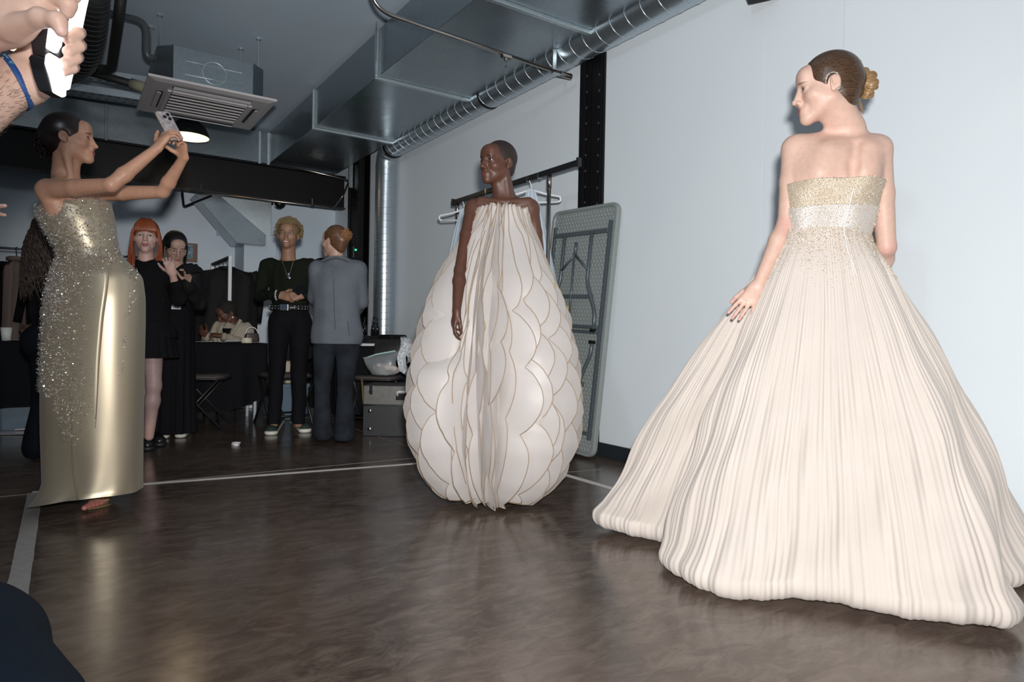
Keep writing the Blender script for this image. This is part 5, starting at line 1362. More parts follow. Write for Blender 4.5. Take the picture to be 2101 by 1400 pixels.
for q in range(46):
    a0 = R_.uniform(0, 6.28); rad = R_.uniform(.012, .034); c = (R_.uniform(-.02, .02), -.115+R_.uniform(-.012, .012), -.045+R_.uniform(-.035, .03))
    paths.append([fr.p(c[0]+rad*.6*math.cos(a0+w), c[1]+rad*math.sin(a0+w)*.8, c[2]+rad*math.cos(a0+w*1.1)) for w in np.linspace(0, 4.5, 13)])
lock_mesh('hair_bun', paths, .0055, M_hairG, root, off)
# gown
gown = bpy.data.objects.new('gold_gown', None); COL.objects.link(gown); gown.parent = root
rows = [((449, 89), (414, 217), .142), ((470, 103), (450, 224), .150), ((492, 116), (483, 228), .140), ((517, 130), (513, 236), .122), ((531, 131), (528, 246), .120), ((550, 124), (545, 263), .130), ((575, 117), (566, 283), .150),
        ((613, 110), (610, 288), .165), ((659, 106), (655, 288), .170), ((740, 101), (735, 286), .172), ((820, 100), (815, 285), .170), ((886, 100), (880, 284), .168), ((950, 102), (950, 283), .168), ((985, 103), (985, 282), .170), ((1012, 93), (998, 282), .174), ((1032, 76), (1008, 282), .185)]
ky = np.arange(len(rows)); kq = np.linspace(0, len(rows)-1, 120)
def smooth_interp(vals, passes=3):
    a = np.interp(kq, ky, vals)
    for _ in range(passes): a[1:-1] = (a[:-2]+2*a[1:-1]+a[2:])/4
    return a
yl, xl, yr_, xr_, dp = (smooth_interp(c) for c in ([r[0][0] for r in rows], [r[0][1] for r in rows], [r[1][0] for r in rows], [r[1][1] for r in rows], [r[2] for r in rows]))
NA = 160; A = np.arange(NA)/NA*2*math.pi; GG = []
for i in range(len(kq)):
    L_, Rr = P(xl[i], yl[i], GY), P(xr_[i], yr_[i], GY); mid = (L_+Rr)/2; half = (Rr-L_)/2; t_ = i/(len(kq)-1)
    ca, sa = np.cos(A), np.sin(A); sq = 1+.05*np.sin(2*A)**2
    fold = .016*np.clip((t_-.25)/.4, 0, 1)*np.sin(3*A+2.2*t_+1)+.012*np.clip((t_-.5)/.4, 0, 1)*np.sin(7*A-3*t_)+.010*np.clip((t_-.7)/.3, 0, 1)*np.sin(11*A+9*t_)
    if t_ < .02: pass
    pts = mid+half*(ca*sq*(1+fold))[:, None]; pts[:, 1] += dp[i]*sa*sq*(1+fold*1.5)
    pts[:, 2] += (.020*np.exp(-((A-4.2)/.8)**2))*max(0, 1-t_*14)
    pts[:, 2] = np.maximum(pts[:, 2]+.020*np.clip((t_-.75)/.25, 0, 1)**2*np.maximum(0, -sa)**2*(1+.5*ca), .008); GG.append(pts)
GG = np.array(GG); nr = len(GG); gv = GG.reshape(-1, 3)
I, J_ = np.meshgrid(np.arange(nr-1), np.arange(NA), indexing='ij'); Jn = (J_+1) % NA
gf = np.stack([I*NA+J_, (I+1)*NA+J_, (I+1)*NA+Jn, I*NA+Jn], -1).reshape(-1, 4)
M_satin = mat('champagne_gold_satin', (0.52, 0.44, 0.315), 0.43, metal=0.68, spec=0.6, sheen=0.15, noise=(3, (0.55, 0.475, 0.35), 2))
np_mesh('satin_column', gv, gf, M_satin, gown, off)
# draped hip panel standing away in front
DG = []
i0, i1 = int(np.searchsorted(yl, 536)), int(np.searchsorted(yl, 900))
for i in range(i0, i1):
    t_ = (i-i0)/(i1-i0-1); row = []
    a_end = math.radians(np.interp(t_, [0, .15, .5, 1], [-38, -50, -56, -64])); a_st = math.radians(-165)
    L_, Rr = P(xl[i], yl[i], GY), P(xr_[i], yr_[i], GY); mid = (L_+Rr)/2; half = (Rr-L_)/2
    lift_ = .055*math.sin(math.pi*min(1, t_*1.0+.12))**.8*(1-t_)**.35
    for a in list(np.linspace(a_st, a_end, 40))+[a_end+.03, a_end+.01]:
        w = np.clip((a-(a_end-1.1))/1.1, 0, 1)**1.6; o_ = .003+lift_*w
        if a > a_end: o_ = .003+lift_*(.55 if a > a_end+.02 else .2)
        p = mid+half*math.cos(a)*(1+.05*math.sin(2*a)**2); p = p+V(0, dp[i]*math.sin(a)*(1+.05*math.sin(2*a)**2), 0)
        n_ = nrm(V(math.cos(a)/np.linalg.norm(half), math.sin(a)/dp[i], 0)); row.append(p+n_*(o_*(1-t_)**.4-.003*t_))
    DG.append(row)
MB().grid(DG).build('hip_drape', M_satin, gown, smooth=True, off=off)
sm = [hit(gv, x, y)+V(0, -.004, 0) for x, y in ((118, 500), (128, 540), (125, 620), (130, 700), (142, 760), (147, 860), (155, 960), (163, 1026))]
MB().tube(smooth_path(sm, 40), .0022, 5).build('seam', mat('dark_gold_seam', (0.16, 0.12, 0.07), 0.5), gown, smooth=True, off=off)
# beading
Rn = np.random.default_rng(12); dgv = np.array(DG).reshape(-1, 3); src = np.concatenate([gv, dgv]); px_, py_ = project(src)
front_ = np.concatenate([np.tile(np.sin(A) < .25, nr), np.ones(len(dgv), bool)])
xb = np.interp(py_, [400, 530, 545, 570, 620, 680, 720, 780, 840, 880, 918], [300, 262, 238, 205, 198, 192, 186, 202, 192, 178, 168])
xa = np.interp(py_, [400, 760, 820, 918], [0, 0, 108, 138])
dens = np.clip((xb-px_)/26, 0, 1)*(px_ > xa)*front_*(py_ < 918)*(py_ > 405); dens = np.where(py_ < 540, dens, dens*(.45+.55*np.clip((xb-px_-15)/40, 0, 1)))
dens = dens*np.where((py_ > 560) & (py_ < 900), 2.6, 1.0)
drip = (np.abs(px_-(262-.06*(py_-560))-4*np.sin(py_*.09)) < 6) & (py_ > 640) & (py_ < 775) & (np.sin(py_*.11) > -.2) & front_
fold_b = (px_ > 262) & (px_ < 282) & (py_ > 548) & (py_ < 640) & front_
dens = np.maximum(dens, 2.0*drip+1.2*fold_b); dens[dens < .02] = 0; dens /= dens.sum()
NB = 15000
ii = Rn.choice(len(src), NB, p=dens); cl = Rn.normal(size=(NB, 3))*.006; cl[:, 1] *= .4
pts = src[ii]+cl+V(0, -.003, 0)
bead_mesh('taupe_beading', pts[:8000], .0026, mat('taupe_glass_beads', (0.30, 0.255, 0.225), 0.3, metal=0.5), gown, off, 3)
bead_mesh('crystal_beading', pts[8000:14000], .0027, mat('silver_crystal_beads', (0.60, 0.545, 0.49), 0.25, metal=0.6), gown, off, 5)
bead_mesh('bright_crystals', pts[14000:]+V(0, -.003, 0), .0046, mat('clear_crystal_beads', (0.92, 0.90, 0.87), 0.1, metal=0.7), gown, off, 4)
# sandal under the toes
so = [cone(PZ(174, 1046, .005)+V(0, .03, 0), PZ(203, 1041, .005)+V(0, .04, 0), .030, .030, .01, UP, .22), cone(PZ(186, 1044, .005)+V(0, .05, 0), PZ(186, 1044, .005)+V(0, .20, .05), .030, .025, .02, UP, .25)]
np_mesh('sandal', *sdf_mesh(so, .003), mat('gold_leather', (0.55, 0.42, 0.22), 0.3, metal=0.7), root, off)
# phone held up in both hands
pc = P(347, 259, 3.03); py2 = nrm(P(330, 227, 3.03)-P(364, 290, 3.03)); pn = nrm(V(.80, -.52, .12)); pn = nrm(pn-py2*(pn@py2)); px2 = np.cross(py2, pn)
ph_ = thing('phone', 'smartphone in a pale printed case held up by the model in gold', 'phone', pc)
PR = np.stack([px2, py2, pn], 1); phm = Matrix(((px2[0], py2[0], pn[0]), (px2[1], py2[1], pn[1]), (px2[2], py2[2], pn[2]))).to_euler(); ph_.rotation_euler = phm
MB().loft([[(x, y, z) for x, y in rr(-.036+e, .036-e, -.074+e, .074-e, .012)] for e, z in ((.002, -.0045), (0, -.003), (0, .003), (.002, .0045))]).build('body', mat('gold_phone_frame', (0.62, 0.52, 0.34), 0.25, metal=0.8), ph_)
MB().loft([[(x, y, z) for x, y in rr(-.034, .034, -.072, .072, .011)] for z in (.0046, .0056)]).build('case_back', mat('printed_phone_case', (0.50, 0.44, 0.44), 0.35, noise=(70, (0.25, 0.22, 0.24), 3)), ph_)
MB().loft([[(x, y, z) for x, y in rr(-.033, .033, -.071, .071, .010)] for z in (-.0052, -.0046)]).build('screen', M_shade_out, ph_)
for x, y in ((.018, .055), (.018, .033), (-.002, .044)): MB().cyl((x, y, .0055), (x, y, .0085), .008, n=14).build('camera_lens', M_shade_out, ph_)
# =================================================================== people at the back
M_skinB = skin_mat('neutral_skin', 0.45)
def dressed(label, foot, fr, neck, pel, shL, shR, fw, arms, legs, skin, top_m, leg_m, sc=1.0, hs=None, hands=(), res=.008, sleeve=True, bottom=None, hem_z=None, top_r=.012, leg_r=.012, wr_amp=.006, shoes=None, head_kw={}, tkw={}, bare_legs=False, top_cut=None, sleeve_end=1.0, eye=(0.05, 0.03, 0.02), eyes_on=True, top_name='top', leg_name='trousers', leg_flare=0.0, stamps=(), ncut=(.075, .075, .055), leg_cut=.018):
    """arms: [(sh, el, wr)], legs: [(hip, knee, ankle)]; returns root and offset"""
    root, off = person(label, foot)
    ho, st, eyes = head_ops(fr, **head_kw); T = torso_ops(neck, pel, shL, shR, fw, sc*.94, **tkw)
    ops = infl(T, -.020)+neck_ops(fr, neck, .050*sc)+ho; blocks = [(fr.o-V(.14, .14, .12)*fr.k, fr.o+V(.14, .14, .15)*fr.k, .0034)]
    for a in arms: ops += arm_ops(*a, .92*sc)
    for l in legs: ops += leg_ops(*l, .9*sc)
    tips = []
    for h_ in hands:
        ho_, tp = hand_ops(**h_); ops += ho_; tips += tp; b = box_of([q for o in ho_ for q in (o[1], o[2])], .02); blocks.append((b[0], b[1], .0034))
    v, f = sdf_mesh(ops, res, blocks); np_mesh('body', v, f, M_skinB, root, off, stamp_colors(v, skin, list(st)+list(stamps)))
    if eyes_on: add_eyes(eyes, fr, root, off, eye)
    if top_m is not None:
        t = infl(T, top_r)
        if sleeve:
            for sh, el, wr in arms:
                e2 = np.asarray(el)+(np.asarray(wr)-np.asarray(el))*sleeve_end*.93
                t += [cone(sh, el, .052*sc+top_r*.6, .042*sc+top_r*.6, .015), cone(el, e2, .042*sc+top_r*.6, .034*sc+top_r*.5, .015)]
        t.append(ell(np.asarray(neck)+UP*.035*1.0, V(*ncut)*sc, .02, None, True))
        t.append(wrinkle(wr_amp, 22, 3, (1, 1, .55)))
        if top_cut: t.append(cutz(top_cut))
        if hem_z is not None: t.append(cutz(hem_z))
        v, f = sdf_mesh(t, .0065); np_mesh(top_name, v, f, top_m, root, off)
    if leg_m is not None:
        t = []
        if not bare_legs:
            for hip, kn, an in legs:
                t += [cone(hip, kn, min(.086, tkw.get('hips', .1)*.95)*sc+leg_r, .056*sc+leg_r, .015), cone(kn, np.asarray(an), .056*sc+leg_r, .046*sc+leg_r+leg_flare, .015)]
        sd = nrm(np.asarray(shL)-np.asarray(shR)); hq = tkw.get('hips', .105); hv_ = tkw.get('hipw', .085)-.005; t += [cone(np.asarray(pel)+sd*hv_, np.asarray(pel)-sd*hv_, hq*sc+leg_r, hq*sc+leg_r, .03, fw, .92), cone(np.asarray(pel), np.asarray(pel)+UP*.12, .11*sc+leg_r, tkw.get('waist', .095)*1.06*sc+leg_r, .03, fw, .75)]
        t += [wrinkle(.004, 26, 7, (1, 1, .5)), cutz(leg_cut)]
        v, f = sdf_mesh(t, .0065); np_mesh(leg_name, v, f, leg_m, root, off)
    return root, off, T
def shoe(root, off, heel, toe, w, h_, up_m, sole_m, name='shoe'):
    heel, toe = np.asarray(heel, float)*V(1, 1, 0), np.asarray(toe, float)*V(1, 1, 0); d = toe-heel
    u = bpy.data.objects.new(name, None); COL.objects.link(u); u.parent = root
    v, f = sdf_mesh([cone(heel+V(0, 0, .05), toe+V(0, 0, .042)-nrm(d)*.02, w*.92, w*.86, .02, UP, .75), cone(heel+V(0, 0, .06), heel+V(0, 0, h_), w*.9, w*.85, .03), cutz(.022)], .005)
    np_mesh('upper', v, f, up_m, u, off)
    v, f = sdf_mesh([cone(heel+V(0, 0, .018), toe+V(0, 0, .018)-nrm(d)*.015, w*1.04, w*1.0, .01, UP, .5), cutz(.001), cutz(.034, True)], .004)
    np_mesh('sole', v, f, sole_m, u, off); return u
M_sole = mat('cream_rubber_sole', (0.66, 0.64, 0.56), 0.6)
M_bsole = mat('black_rubber_sole', (0.012, 0.012, 0.013), 0.5)
M_bknit = mat('black_knit', (0.006, 0.006, 0.007), 0.9, spec=0.12, bump=('noise', 150, 0.2))
M_btrou = mat('black_trouser_cloth', (0.006, 0.006, 0.0075), 0.85, spec=0.12, bump=('noise', 120, 0.15))

# --- smiling man with curly blond hair
Y = 5.59
fr = Fr(P(592, 482, Y), (.13, -1, .02), k=1.0)
g = lambda x, y, d=0: P(x, y, Y+d)
arms = [(g(638, 545), g(655, 600, -.03), g(622, 606, -.24)), (g(548, 545), g(533, 606, -.03), g(573, 606, -.24))]
legs = [(g(616, 665), g(614, 760, .02), g(612, 868)*V(1, 1, 0)+V(0, 0, .08)), (g(574, 665), g(568, 760, .02), g(562, 868, -.03)*V(1, 1, 0)+V(0, 0, .08))]
hw1 = dict(w=arms[0][2], f=V(-.75, -.3, -.15), n=V(.2, -.95, .2), t=V(0, 0, 1), curl=(.4, .45, .5, .5), s=1.02)
hw2 = dict(w=arms[1][2], f=V(.9, -.2, -.1), n=V(-.1, -.95, .3), t=V(0, 0, 1), curl=(.25, .3, .3, .35), s=1.02)
M_green = mat('dark_green_black_jumper', (0.009, 0.011, 0.007), 0.9, spec=0.12, bump=('noise', 130, 0.25))
root, off, T = dressed('smiling man with curly blond hair in a dark jumper and studded belt', g(592, 880)*V(1, 1, 0), fr, g(592, 530), g(596, 655), g(638, 545), g(548, 545), V(.05, -1, 0), arms, legs, (0.30, 0.165, 0.105), M_green, M_btrou,
    1.05, hands=[hw1, hw2], hem_z=g(592, 628)[2], head_kw=dict(lips=(0.28, 0.10, 0.08), smile=1.0, brow=(0.04, 0.025, 0.015), rim=(0.06, 0.035, 0.025), wide=1.04), tkw=dict(hips=.088, waist=.128, hipw=.075), ncut=(.125, .11, .068), leg_r=.004, top_r=.008, wr_amp=.004, leg_cut=.085)
R_ = random.Random(4); paths = []
for i in range(1500):
    a = R_.uniform(0, 2*math.pi); b = R_.uniform(.0, 2.05)
    d = V(math.sin(b)*math.cos(a), math.sin(b)*math.sin(a), math.cos(b))
    if d[1] > .28 and d[2] < .40: continue
    if d[2] < -.30 and d[1] > -.1: continue
    c = V(0, -.018, .040)+d*V(.104, .116, .106)*R_.uniform(.92, 1.08); t1 = nrm(np.cross(d, V(R_.uniform(-1, 1), R_.uniform(-1, 1), R_.uniform(-1, 1)))); t2 = np.cross(d, t1)
    rad = R_.uniform(.005, .011); ln = R_.uniform(.004, .030); tw = R_.uniform(3, 6)
    paths.append([fr.p(*(c+rad*(math.cos(w)*t1+math.sin(w)*t2)+d*(.010*w/6)+V(0, .012*w/7*(d[1] > 0), -ln*w/7))) for w in np.linspace(0, tw, 9)])
M_blond = hair_mat('curly_blond_hair', (0.15, 0.095, 0.042), (0.34, 0.24, 0.12), .55, (1, 1, 1), .3)
lock_mesh('hair', paths, .0034, M_blond, root, off, 4)
hair_cap(fr, hair_mat('dark_blond_roots', (0.12, 0.075, 0.035), (0.24, 0.16, 0.08), .6, (1, 1, 1)), root, off, grow=.016, name='hair_base', res=.004)
zb = g(592, 632)[2]; wc_ = g(594, 632)
belt = MB(); pr = [(wc_[0]+.160*math.cos(a), wc_[1]+.122*math.sin(a)) for a in np.linspace(0, 2*math.pi, 49)[:-1]]
belt.loft([[(x, y, zb+q) for x, y in pr] for q in (-.024, .024)], caps=False); bo = belt.build('belt', mat('black_leather_belt', (0.01, 0.01, 0.011), 0.35), root, smooth=True, off=off, solid=.006)
stm = None
for i in range(14):
    a = math.radians(-170+160*(i+.5)/14)
    for q in (-.011, .011):
        c = V(wc_[0]+.166*math.cos(a), wc_[1]+.128*math.sin(a), zb+q)-off
        if stm is None: stm = MB().sphere((0, 0, 0), .0075, 8, 6).build('stud', M_chrome, bo, smooth=True, loc=c)
        else: inst(stm, bo, c)
MB().box(V(wc_[0]+.0, wc_[1]-.136, zb)-off, (.075, .012, .060)).build('buckle', M_chrome, bo, bevel=.006)
ch = [g(578, 533, -.12), g(586, 556, -.165), g(591, 572, -.175), g(596, 556, -.165), g(603, 533, -.12)]
nk = MB().tube(smooth_path(ch, 24), .0022, 5).build('necklace', M_chrome, root, smooth=True, off=off)
for x, y in ((592, 563), (593, 571)): MB().sphere(g(x, y, -.178)-off, (.010 if y < 570 else .018, .008, .014), 10, 8).build('pendant', M_chrome, nk, smooth=True)
br = MB(); c = arms[1][2]-V(.02, 0, 0)
for i in range(14):
    a = 2*math.pi*i/14; br.sphere(c+V(0, math.cos(a), math.sin(a))*.036, .009, 8, 5)
bro = br.build('bracelet', mat('silver_pearl', (0.62, 0.60, 0.56), 0.2, metal=0.7), root, smooth=True, off=off); bro['kind'] = 'stuff'
M_greenshoe = mat('dark_green_suede', (0.012, 0.030, 0.020), 0.8)
shoe(root, off, PZ(562, 872)+V(0, .12, 0), PZ(556, 893), .054, .085, M_greenshoe, M_sole); shoe(root, off, PZ(606, 874)+V(-.02, .10, 0), PZ(626, 888), .054, .085, M_greenshoe, M_sole)
pho = MB().box((0, 0, 0), (.066, .010, .13), np.array(Matrix.Rotation(.7, 3, 'Y'))@np.array(Matrix.Rotation(-1.0, 3, 'X'))).build('phone', M_shade_out, loc=g(616, 594, -.30), bevel=.003); tag(pho, 'black phone held by the smiling man at his waist', 'phone')

# --- person in a grey blazer, seen from behind
Y = 5.18
fr = Fr(P(686, 495, Y), (-.86, .50, 0), k=.98); fw = nrm(V(-.1, 1, 0))
arms = [(g(652, 552), g(646, 610, .04), g(650, 622, .26)), (g(735, 552, .02), g(740, 620, .06), g(722, 645, .22))]
legs = [(g(665, 715), g(662, 800), g(662, 896)*V(1, 1, 0)+V(0, 0, .07)), (g(714, 715), g(708, 800, .02), g(706, 893)*V(1, 1, 0)+V(0, 0, .07))]
M_blaz = mat('grey_wool_blazer', (0.115, 0.130, 0.150), 0.8, noise=(14, (0.098, 0.112, 0.132), 3), bump=('noise', 180, 0.12))
M_jean = mat('washed_black_denim', (0.010, 0.012, 0.016), 0.9, spec=0.15, noise=(9, (0.022, 0.026, 0.033), 3), bump=('noise', 160, 0.15))
root, off, T = dressed('person in an oversized grey blazer and wide washed jeans seen from behind', g(690, 905)*V(1, 1, 0), fr, g(690, 532), g(694, 690), g(652, 555), g(734, 555), fw, arms, legs, (0.50, 0.31, 0.24), None, M_jean, 1.0, leg_r=.004, leg_flare=.030, tkw=dict(hips=.09, hipw=.075), eyes_on=False, head_kw=dict(brow=(.1, .05, .03)))
t = infl(T, .030)
for sh, el, wr in arms: t += [cone(sh, el, .070, .062, .03), cone(el, el+(wr-el)*.9, .062, .050, .02)]
hz = g(692, 706)[2]; pz_ = g(693, 640)
t += [cone(g(692, 600), g(692, 700), .150, .185, .05, fw, .62), ell(g(690, 530)+UP*.03, V(.075, .07, .05), .02, None, True), wrinkle(.007, 17, 11, (1, 1, .5)), cutz(hz)]
v, f = sdf_mesh(t, .0065); np_mesh('blazer', v, f, M_blaz, root, off)
lap = [g(655, 541, -.02), g(672, 531, -.075), g(690, 527, -.09), g(708, 531, -.075), g(722, 540, -.02)]
MB().tube(smooth_path(lap, 20), .022, 8, flat=((0, 0, 1), .55)).build('collar', M_blaz, root, smooth=True, off=off)
hv = v; ctrseam = [hit(hv, x, y, 9)+V(0, -.003, 0) for x, y in ((692, 548), (693, 590), (694, 630), (696, 668))]
MB().tube(smooth_path(ctrseam, 24), .0022, 5).build('back_seam', mat('dark_grey_seam', (0.06, 0.068, 0.08), 0.8), root, smooth=True, off=off)
ctrseam = [hit(hv, x, y, 9)+V(0, -.003, 0) for x, y in ((722, 652), (724, 670), (726, 696))]
MB().tube(smooth_path(ctrseam, 14), .003, 5).build('vent', MATS['dark_grey_seam'], root, smooth=True, off=off)
M_auburn = hair_mat('auburn_hair', (0.070, 0.030, 0.014), (0.15, 0.075, 0.035), .38, (.3, 1, .5))
hair_cap(fr, M_auburn, root, off, grow=.008, res=.0035, extra=[cone(fr.p(0, -.07, -.06), fr.p(0, -.09, .0), .035, .045, .03)])
R_ = random.Random(6); paths = []
for q in range(210):
    a0 = R_.uniform(0, 6.28); rad = R_.uniform(.018, .048); u1 = nrm(V(R_.uniform(-1, 1), R_.uniform(-1, 1), R_.uniform(-1, 1))); u2 = nrm(np.cross(u1, V(.3, .2, 1)))
    c = V(R_.uniform(-.012, .012), -.122, .038)+V(R_.uniform(-.01, .01), R_.uniform(-.012, .012), R_.uniform(-.012, .012))
    paths.append([fr.p(*(c+V(.9, .8, 1)*rad*(math.cos(a0+w)*u1+math.sin(a0+w)*u2))) for w in np.linspace(0, 3.4, 11)])
for q in range(7): x0 = R_.uniform(-.03, .03); paths.append([fr.p(x0+.004*j*R_.uniform(-1, 1), -.12-.004*j, .070+.006*j) for j in range(5)])
lock_mesh('hair_bun', paths, .0036, hair_mat('copper_bun_hair', (0.20, 0.085, 0.030), (0.34, 0.16, 0.06), .4, (1, 1, 1)), root, off)
M_shoeb = mat('dark_leather_shoe', (0.02, 0.018, 0.018), 0.4)
shoe(root, off, PZ(664, 906)+V(0, .02, 0), PZ(662, 906)+V(-.02, .24, 0), .042, .07, M_shoeb, M_bsole); shoe(root, off, PZ(704, 904)+V(0, .02, 0), PZ(704, 904)+V(.0, .24, 0), .042, .07, M_shoeb, M_bsole)

# --- person in fuchsia half hidden between them
Y = 5.95
fr = Fr(P(690, 500, Y), (0.1, -1, 0), k=.95)
arms = [(g(640, 545), g(636, 585, -.05), g(650, 620, -.20)), (g(715, 548), g(722, 600), g(700, 630, -.15))]
legs = [(g(665, 690), g(665, 780), g(664, 858)*V(1, 1, 0)+V(0, 0, .07)), (g(700, 690), g(700, 780), g(700, 858)*V(1, 1, 0)+V(0, 0, .07))]
M_fux = mat('fuchsia_satin_glove', (0.30, 0.010, 0.085), 0.45)
root, off, T = dressed('bare-armed person with a fuchsia glove half hidden behind the blazer wearer', g(682, 862)*V(1, 1, 0), fr, g(682, 532), g(682, 675), g(706, 545), g(648, 545), V(0, -1, 0), arms, legs, (0.52, 0.32, 0.25), M_bknit, M_btrou, .92, sleeve=False)
v, f = sdf_mesh([cone(arms[0][0]+(arms[0][1]-arms[0][0])*.5, arms[0][1], .048, .046, .015), cone(arms[0][1], arms[0][2], .046, .036, .015), wrinkle(.003, 30, 2)], .006); np_mesh('glove', v, f, M_fux, root, off)
hair_cap(fr, M_auburn, root, off, grow=.010, res=.005)

# --- woman with long copper-red hair
Y = 4.68
fr = Fr(P(300, 485, Y), (.42, -.9, -.03), k=.98)
arms = [(g(338, 552), g(366, 612, -.02), g(354, 562, -.12)), (g(266, 552), g(256, 620), g(266, 672, -.08))]
legs = [(g(312, 705), g(316, 792, -.02), g(306, 895)*V(1, 1, 0)+V(0, 0, .10)), (g(288, 705), g(288, 792), g(290, 890, .02)*V(1, 1, 0)+V(0, 0, .10))]
hd = dict(w=arms[0][2], f=V(-.25, -.15, .95), n=V(.35, -.9, .1), t=V(-1, 0, 0), curl=(.45, .5, .5, .5), s=.92)
root, off, T = dressed('woman with long copper-red hair in a black sweater, skirt and boots', g(300, 918)*V(1, 1, 0), fr, g(300, 532), g(302, 690), g(338, 555), g(266, 555), V(.2, -1, 0), arms, legs, (0.52, 0.34, 0.29), M_bknit, None, .98, hands=[hd], hem_z=g(300, 692)[2], top_r=.022, sleeve_end=.55,
    head_kw=dict(lips=(0.26, 0.06, 0.06), brow=(0.12, 0.05, 0.03), wide=1.06, nose=.94, lidw=.8), eye=(.02, .012, .01), stamps=[(g(306, 780), V(.12, .15, .30), np.eye(3), (0.36, 0.25, 0.235), .15, 1.0)])
sk = []
zt_, zb_ = g(302, 662)[2], g(302, 733)[2]
for i in range(14):
    q = i/13; r = .172+.045*q
    sk.append([(g(304, 0)[0]+r*1.08*math.cos(a)*(1+.035*q*math.sin(22*a)), Y+r*.85*math.sin(a)*(1+.035*q*math.sin(22*a)), zt_+(zb_-zt_)*q) for a in np.linspace(0, 2*math.pi, 133)[:-1]])
MB().loft(sk, caps=False).build('pleated_skirt', M_btrou, root, smooth=True, off=off)
M_boot = mat('black_boot_leather', (0.010, 0.010, 0.011), 0.3)
for (hx, hy), (tx_, ty_) in (((298, 905), (303, 926)), ((306, 897), (328, 917))):
    s_h, s_t = PZ(hx, hy), PZ(tx_, ty_)
    shoe(root, off, s_h, s_t, .052, .10, M_boot, M_bsole, 'boot')
    v, f = sdf_mesh([cone(s_h*V(1, 1, 0)+V(0, 0, .08), s_h*V(1, 1, 0)+V(-.0, .0, .36), .050, .060, .02), wrinkle(.004, 40, 5), cutz(.36, True)], .006); np_mesh('boot_shaft', v, f, M_boot, root, off)
M_red = hair_mat('copper_red_hair', (0.17, 0.032, 0.009), (0.30, 0.075, 0.020), .36, (1, 1, .12))
R_ = random.Random(9); paths = []
for i in range(560):
    s = -1 if i % 2 else 1; a = R_.uniform(0, 1); xx = R_.uniform(.02, .085)
    start = V(s*R_.uniform(0, .03), .03-.09*a, .118-.02*a*a)
    side = V(s*(.072+.016*R_.random()), .045-.11*a, .05); low = V(s*(.082+.02*R_.random()), .050-.11*a, -.06)
    e = V(s*(.060+.05*R_.random()), .085-.12*a+R_.uniform(-.01, .02), -.20); e2 = e+V(s*R_.uniform(-.02, .03), .02, -R_.uniform(.10, .27))
    paths.append(smooth_path([fr.p(*q) for q in (start, side, low, e, e2)], 16))
for i in range(110):
    x = (i/109-.5)*.11; paths.append(smooth_path([fr.p(x*.5, .02, .128), fr.p(x*.9, .088-.2*abs(x), .100), fr.p(x*1.15, .113-.40*abs(x), .058), fr.p(x*1.2, .113-.42*abs(x), .024)], 10))
lock_mesh('hair', paths, .0036, M_red, root, off, 5)
hair_cap(fr, M_red, root, off, grow=.012, res=.004, name='hair_base')

# --- woman with glasses looking at her phone
Y = 5.22
fr = Fr(P(360, 508, Y), (.62, -.70, -.42), k=.98)
arms = [(g(398, 562), g(408, 622, -.03), g(384, 582, -.20)), (g(338, 562), g(332, 620), g(362, 600, -.22))]
legs = [(g(366, 690), g(368, 790), g(370, 880)*V(1, 1, 0)+V(0, 0, .07)), (g(346, 690), g(340, 790), g(334, 880)*V(1, 1, 0)+V(0, 0, .07))]
hd = dict(w=arms[0][2], f=V(.25, -.4, .75), n=V(.3, .8, .3), t=V(-.7, 0, .5), curl=(.4, .4, .4, .45), s=.92)
root, off, T = dressed('woman with glasses and dark hair in black looking down at a phone', g(352, 890)*V(1, 1, 0), fr, g(362, 548), g(356, 660), g(396, 564), g(338, 564), V(.4, -1, 0), arms, legs, (0.42, 0.27, 0.21), M_puffer, None, .98, hands=[hd], hem_z=g(360, 636)[2], top_r=.028, wr_amp=.010, tkw=dict(hips=.082, hipw=.06),
    head_kw=dict(brow=(.02, .012, .01), lidw=.5, lips=(.25, .09, .08)))
sk = []
zt_, zb_ = g(358, 625)[2], .055
for i in range(30):
    q = i/29; r = .168+.050*q
    sk.append([(g(358, 0)[0]-.03*q+r*1.05*math.cos(a)*(1+.06*q*math.sin(19*a+1)), Y+r*.85*math.sin(a)*(1+.06*q*math.sin(19*a)), zt_+(zb_-zt_)*q) for a in np.linspace(0, 2*math.pi, 133)[:-1]])
MB().loft(sk, caps=False).build('long_skirt', M_btrou, root, smooth=True, off=off)
MB().box(g(359, 629, -.165)-off, (.085, .02, .045)).build('shirt_tail', mat('white_shirt', (0.6, 0.64, 0.7), 0.6), root, bevel=.004)
hair_cap(fr, mat('black_hair', (0.006, 0.005, 0.005), 0.35, bump=('noise', 200, 0.4, (1, 1, .15))), root, off, grow=.012, res=.004)
paths = []
R_ = random.Random(12)
for i in range(260):
    s = -1 if i % 2 else 1; a = R_.uniform(.25, 1)
    paths.append(smooth_path([fr.p(s*.03, .03-.09*a, .12), fr.p(s*.083, .045-.11*a, .05), fr.p(s*.088, .045-.11*a, -.05), fr.p(s*.08, .06-.10*a, -.15), fr.p(s*R_.uniform(.05, .09), .09-.10*a, -.22-R_.uniform(0, .08))], 14))
lock_mesh('hair_locks', paths, .004, MATS['black_hair'], root, off, 5)
gl = MB()
for s in (-1, 1): gl.tube([fr.p(s*.033+.021*math.cos(a), .104, -.004+.018*math.sin(a)) for a in np.linspace(0, 2*math.pi, 21)[:-1]], .0014, 5, closed=True); gl.tube([fr.p(s*.054, .103, 0), fr.p(s*.082, -.005, .004)], .0014, 5)
gl.tube([fr.p(-.012, .106, 0), fr.p(.012, .106, 0)], .0014, 5)
go = gl.build('glasses', mat('thin_metal_frame', (0.5, 0.45, 0.4), 0.3, metal=0.8), root, smooth=True, off=off)
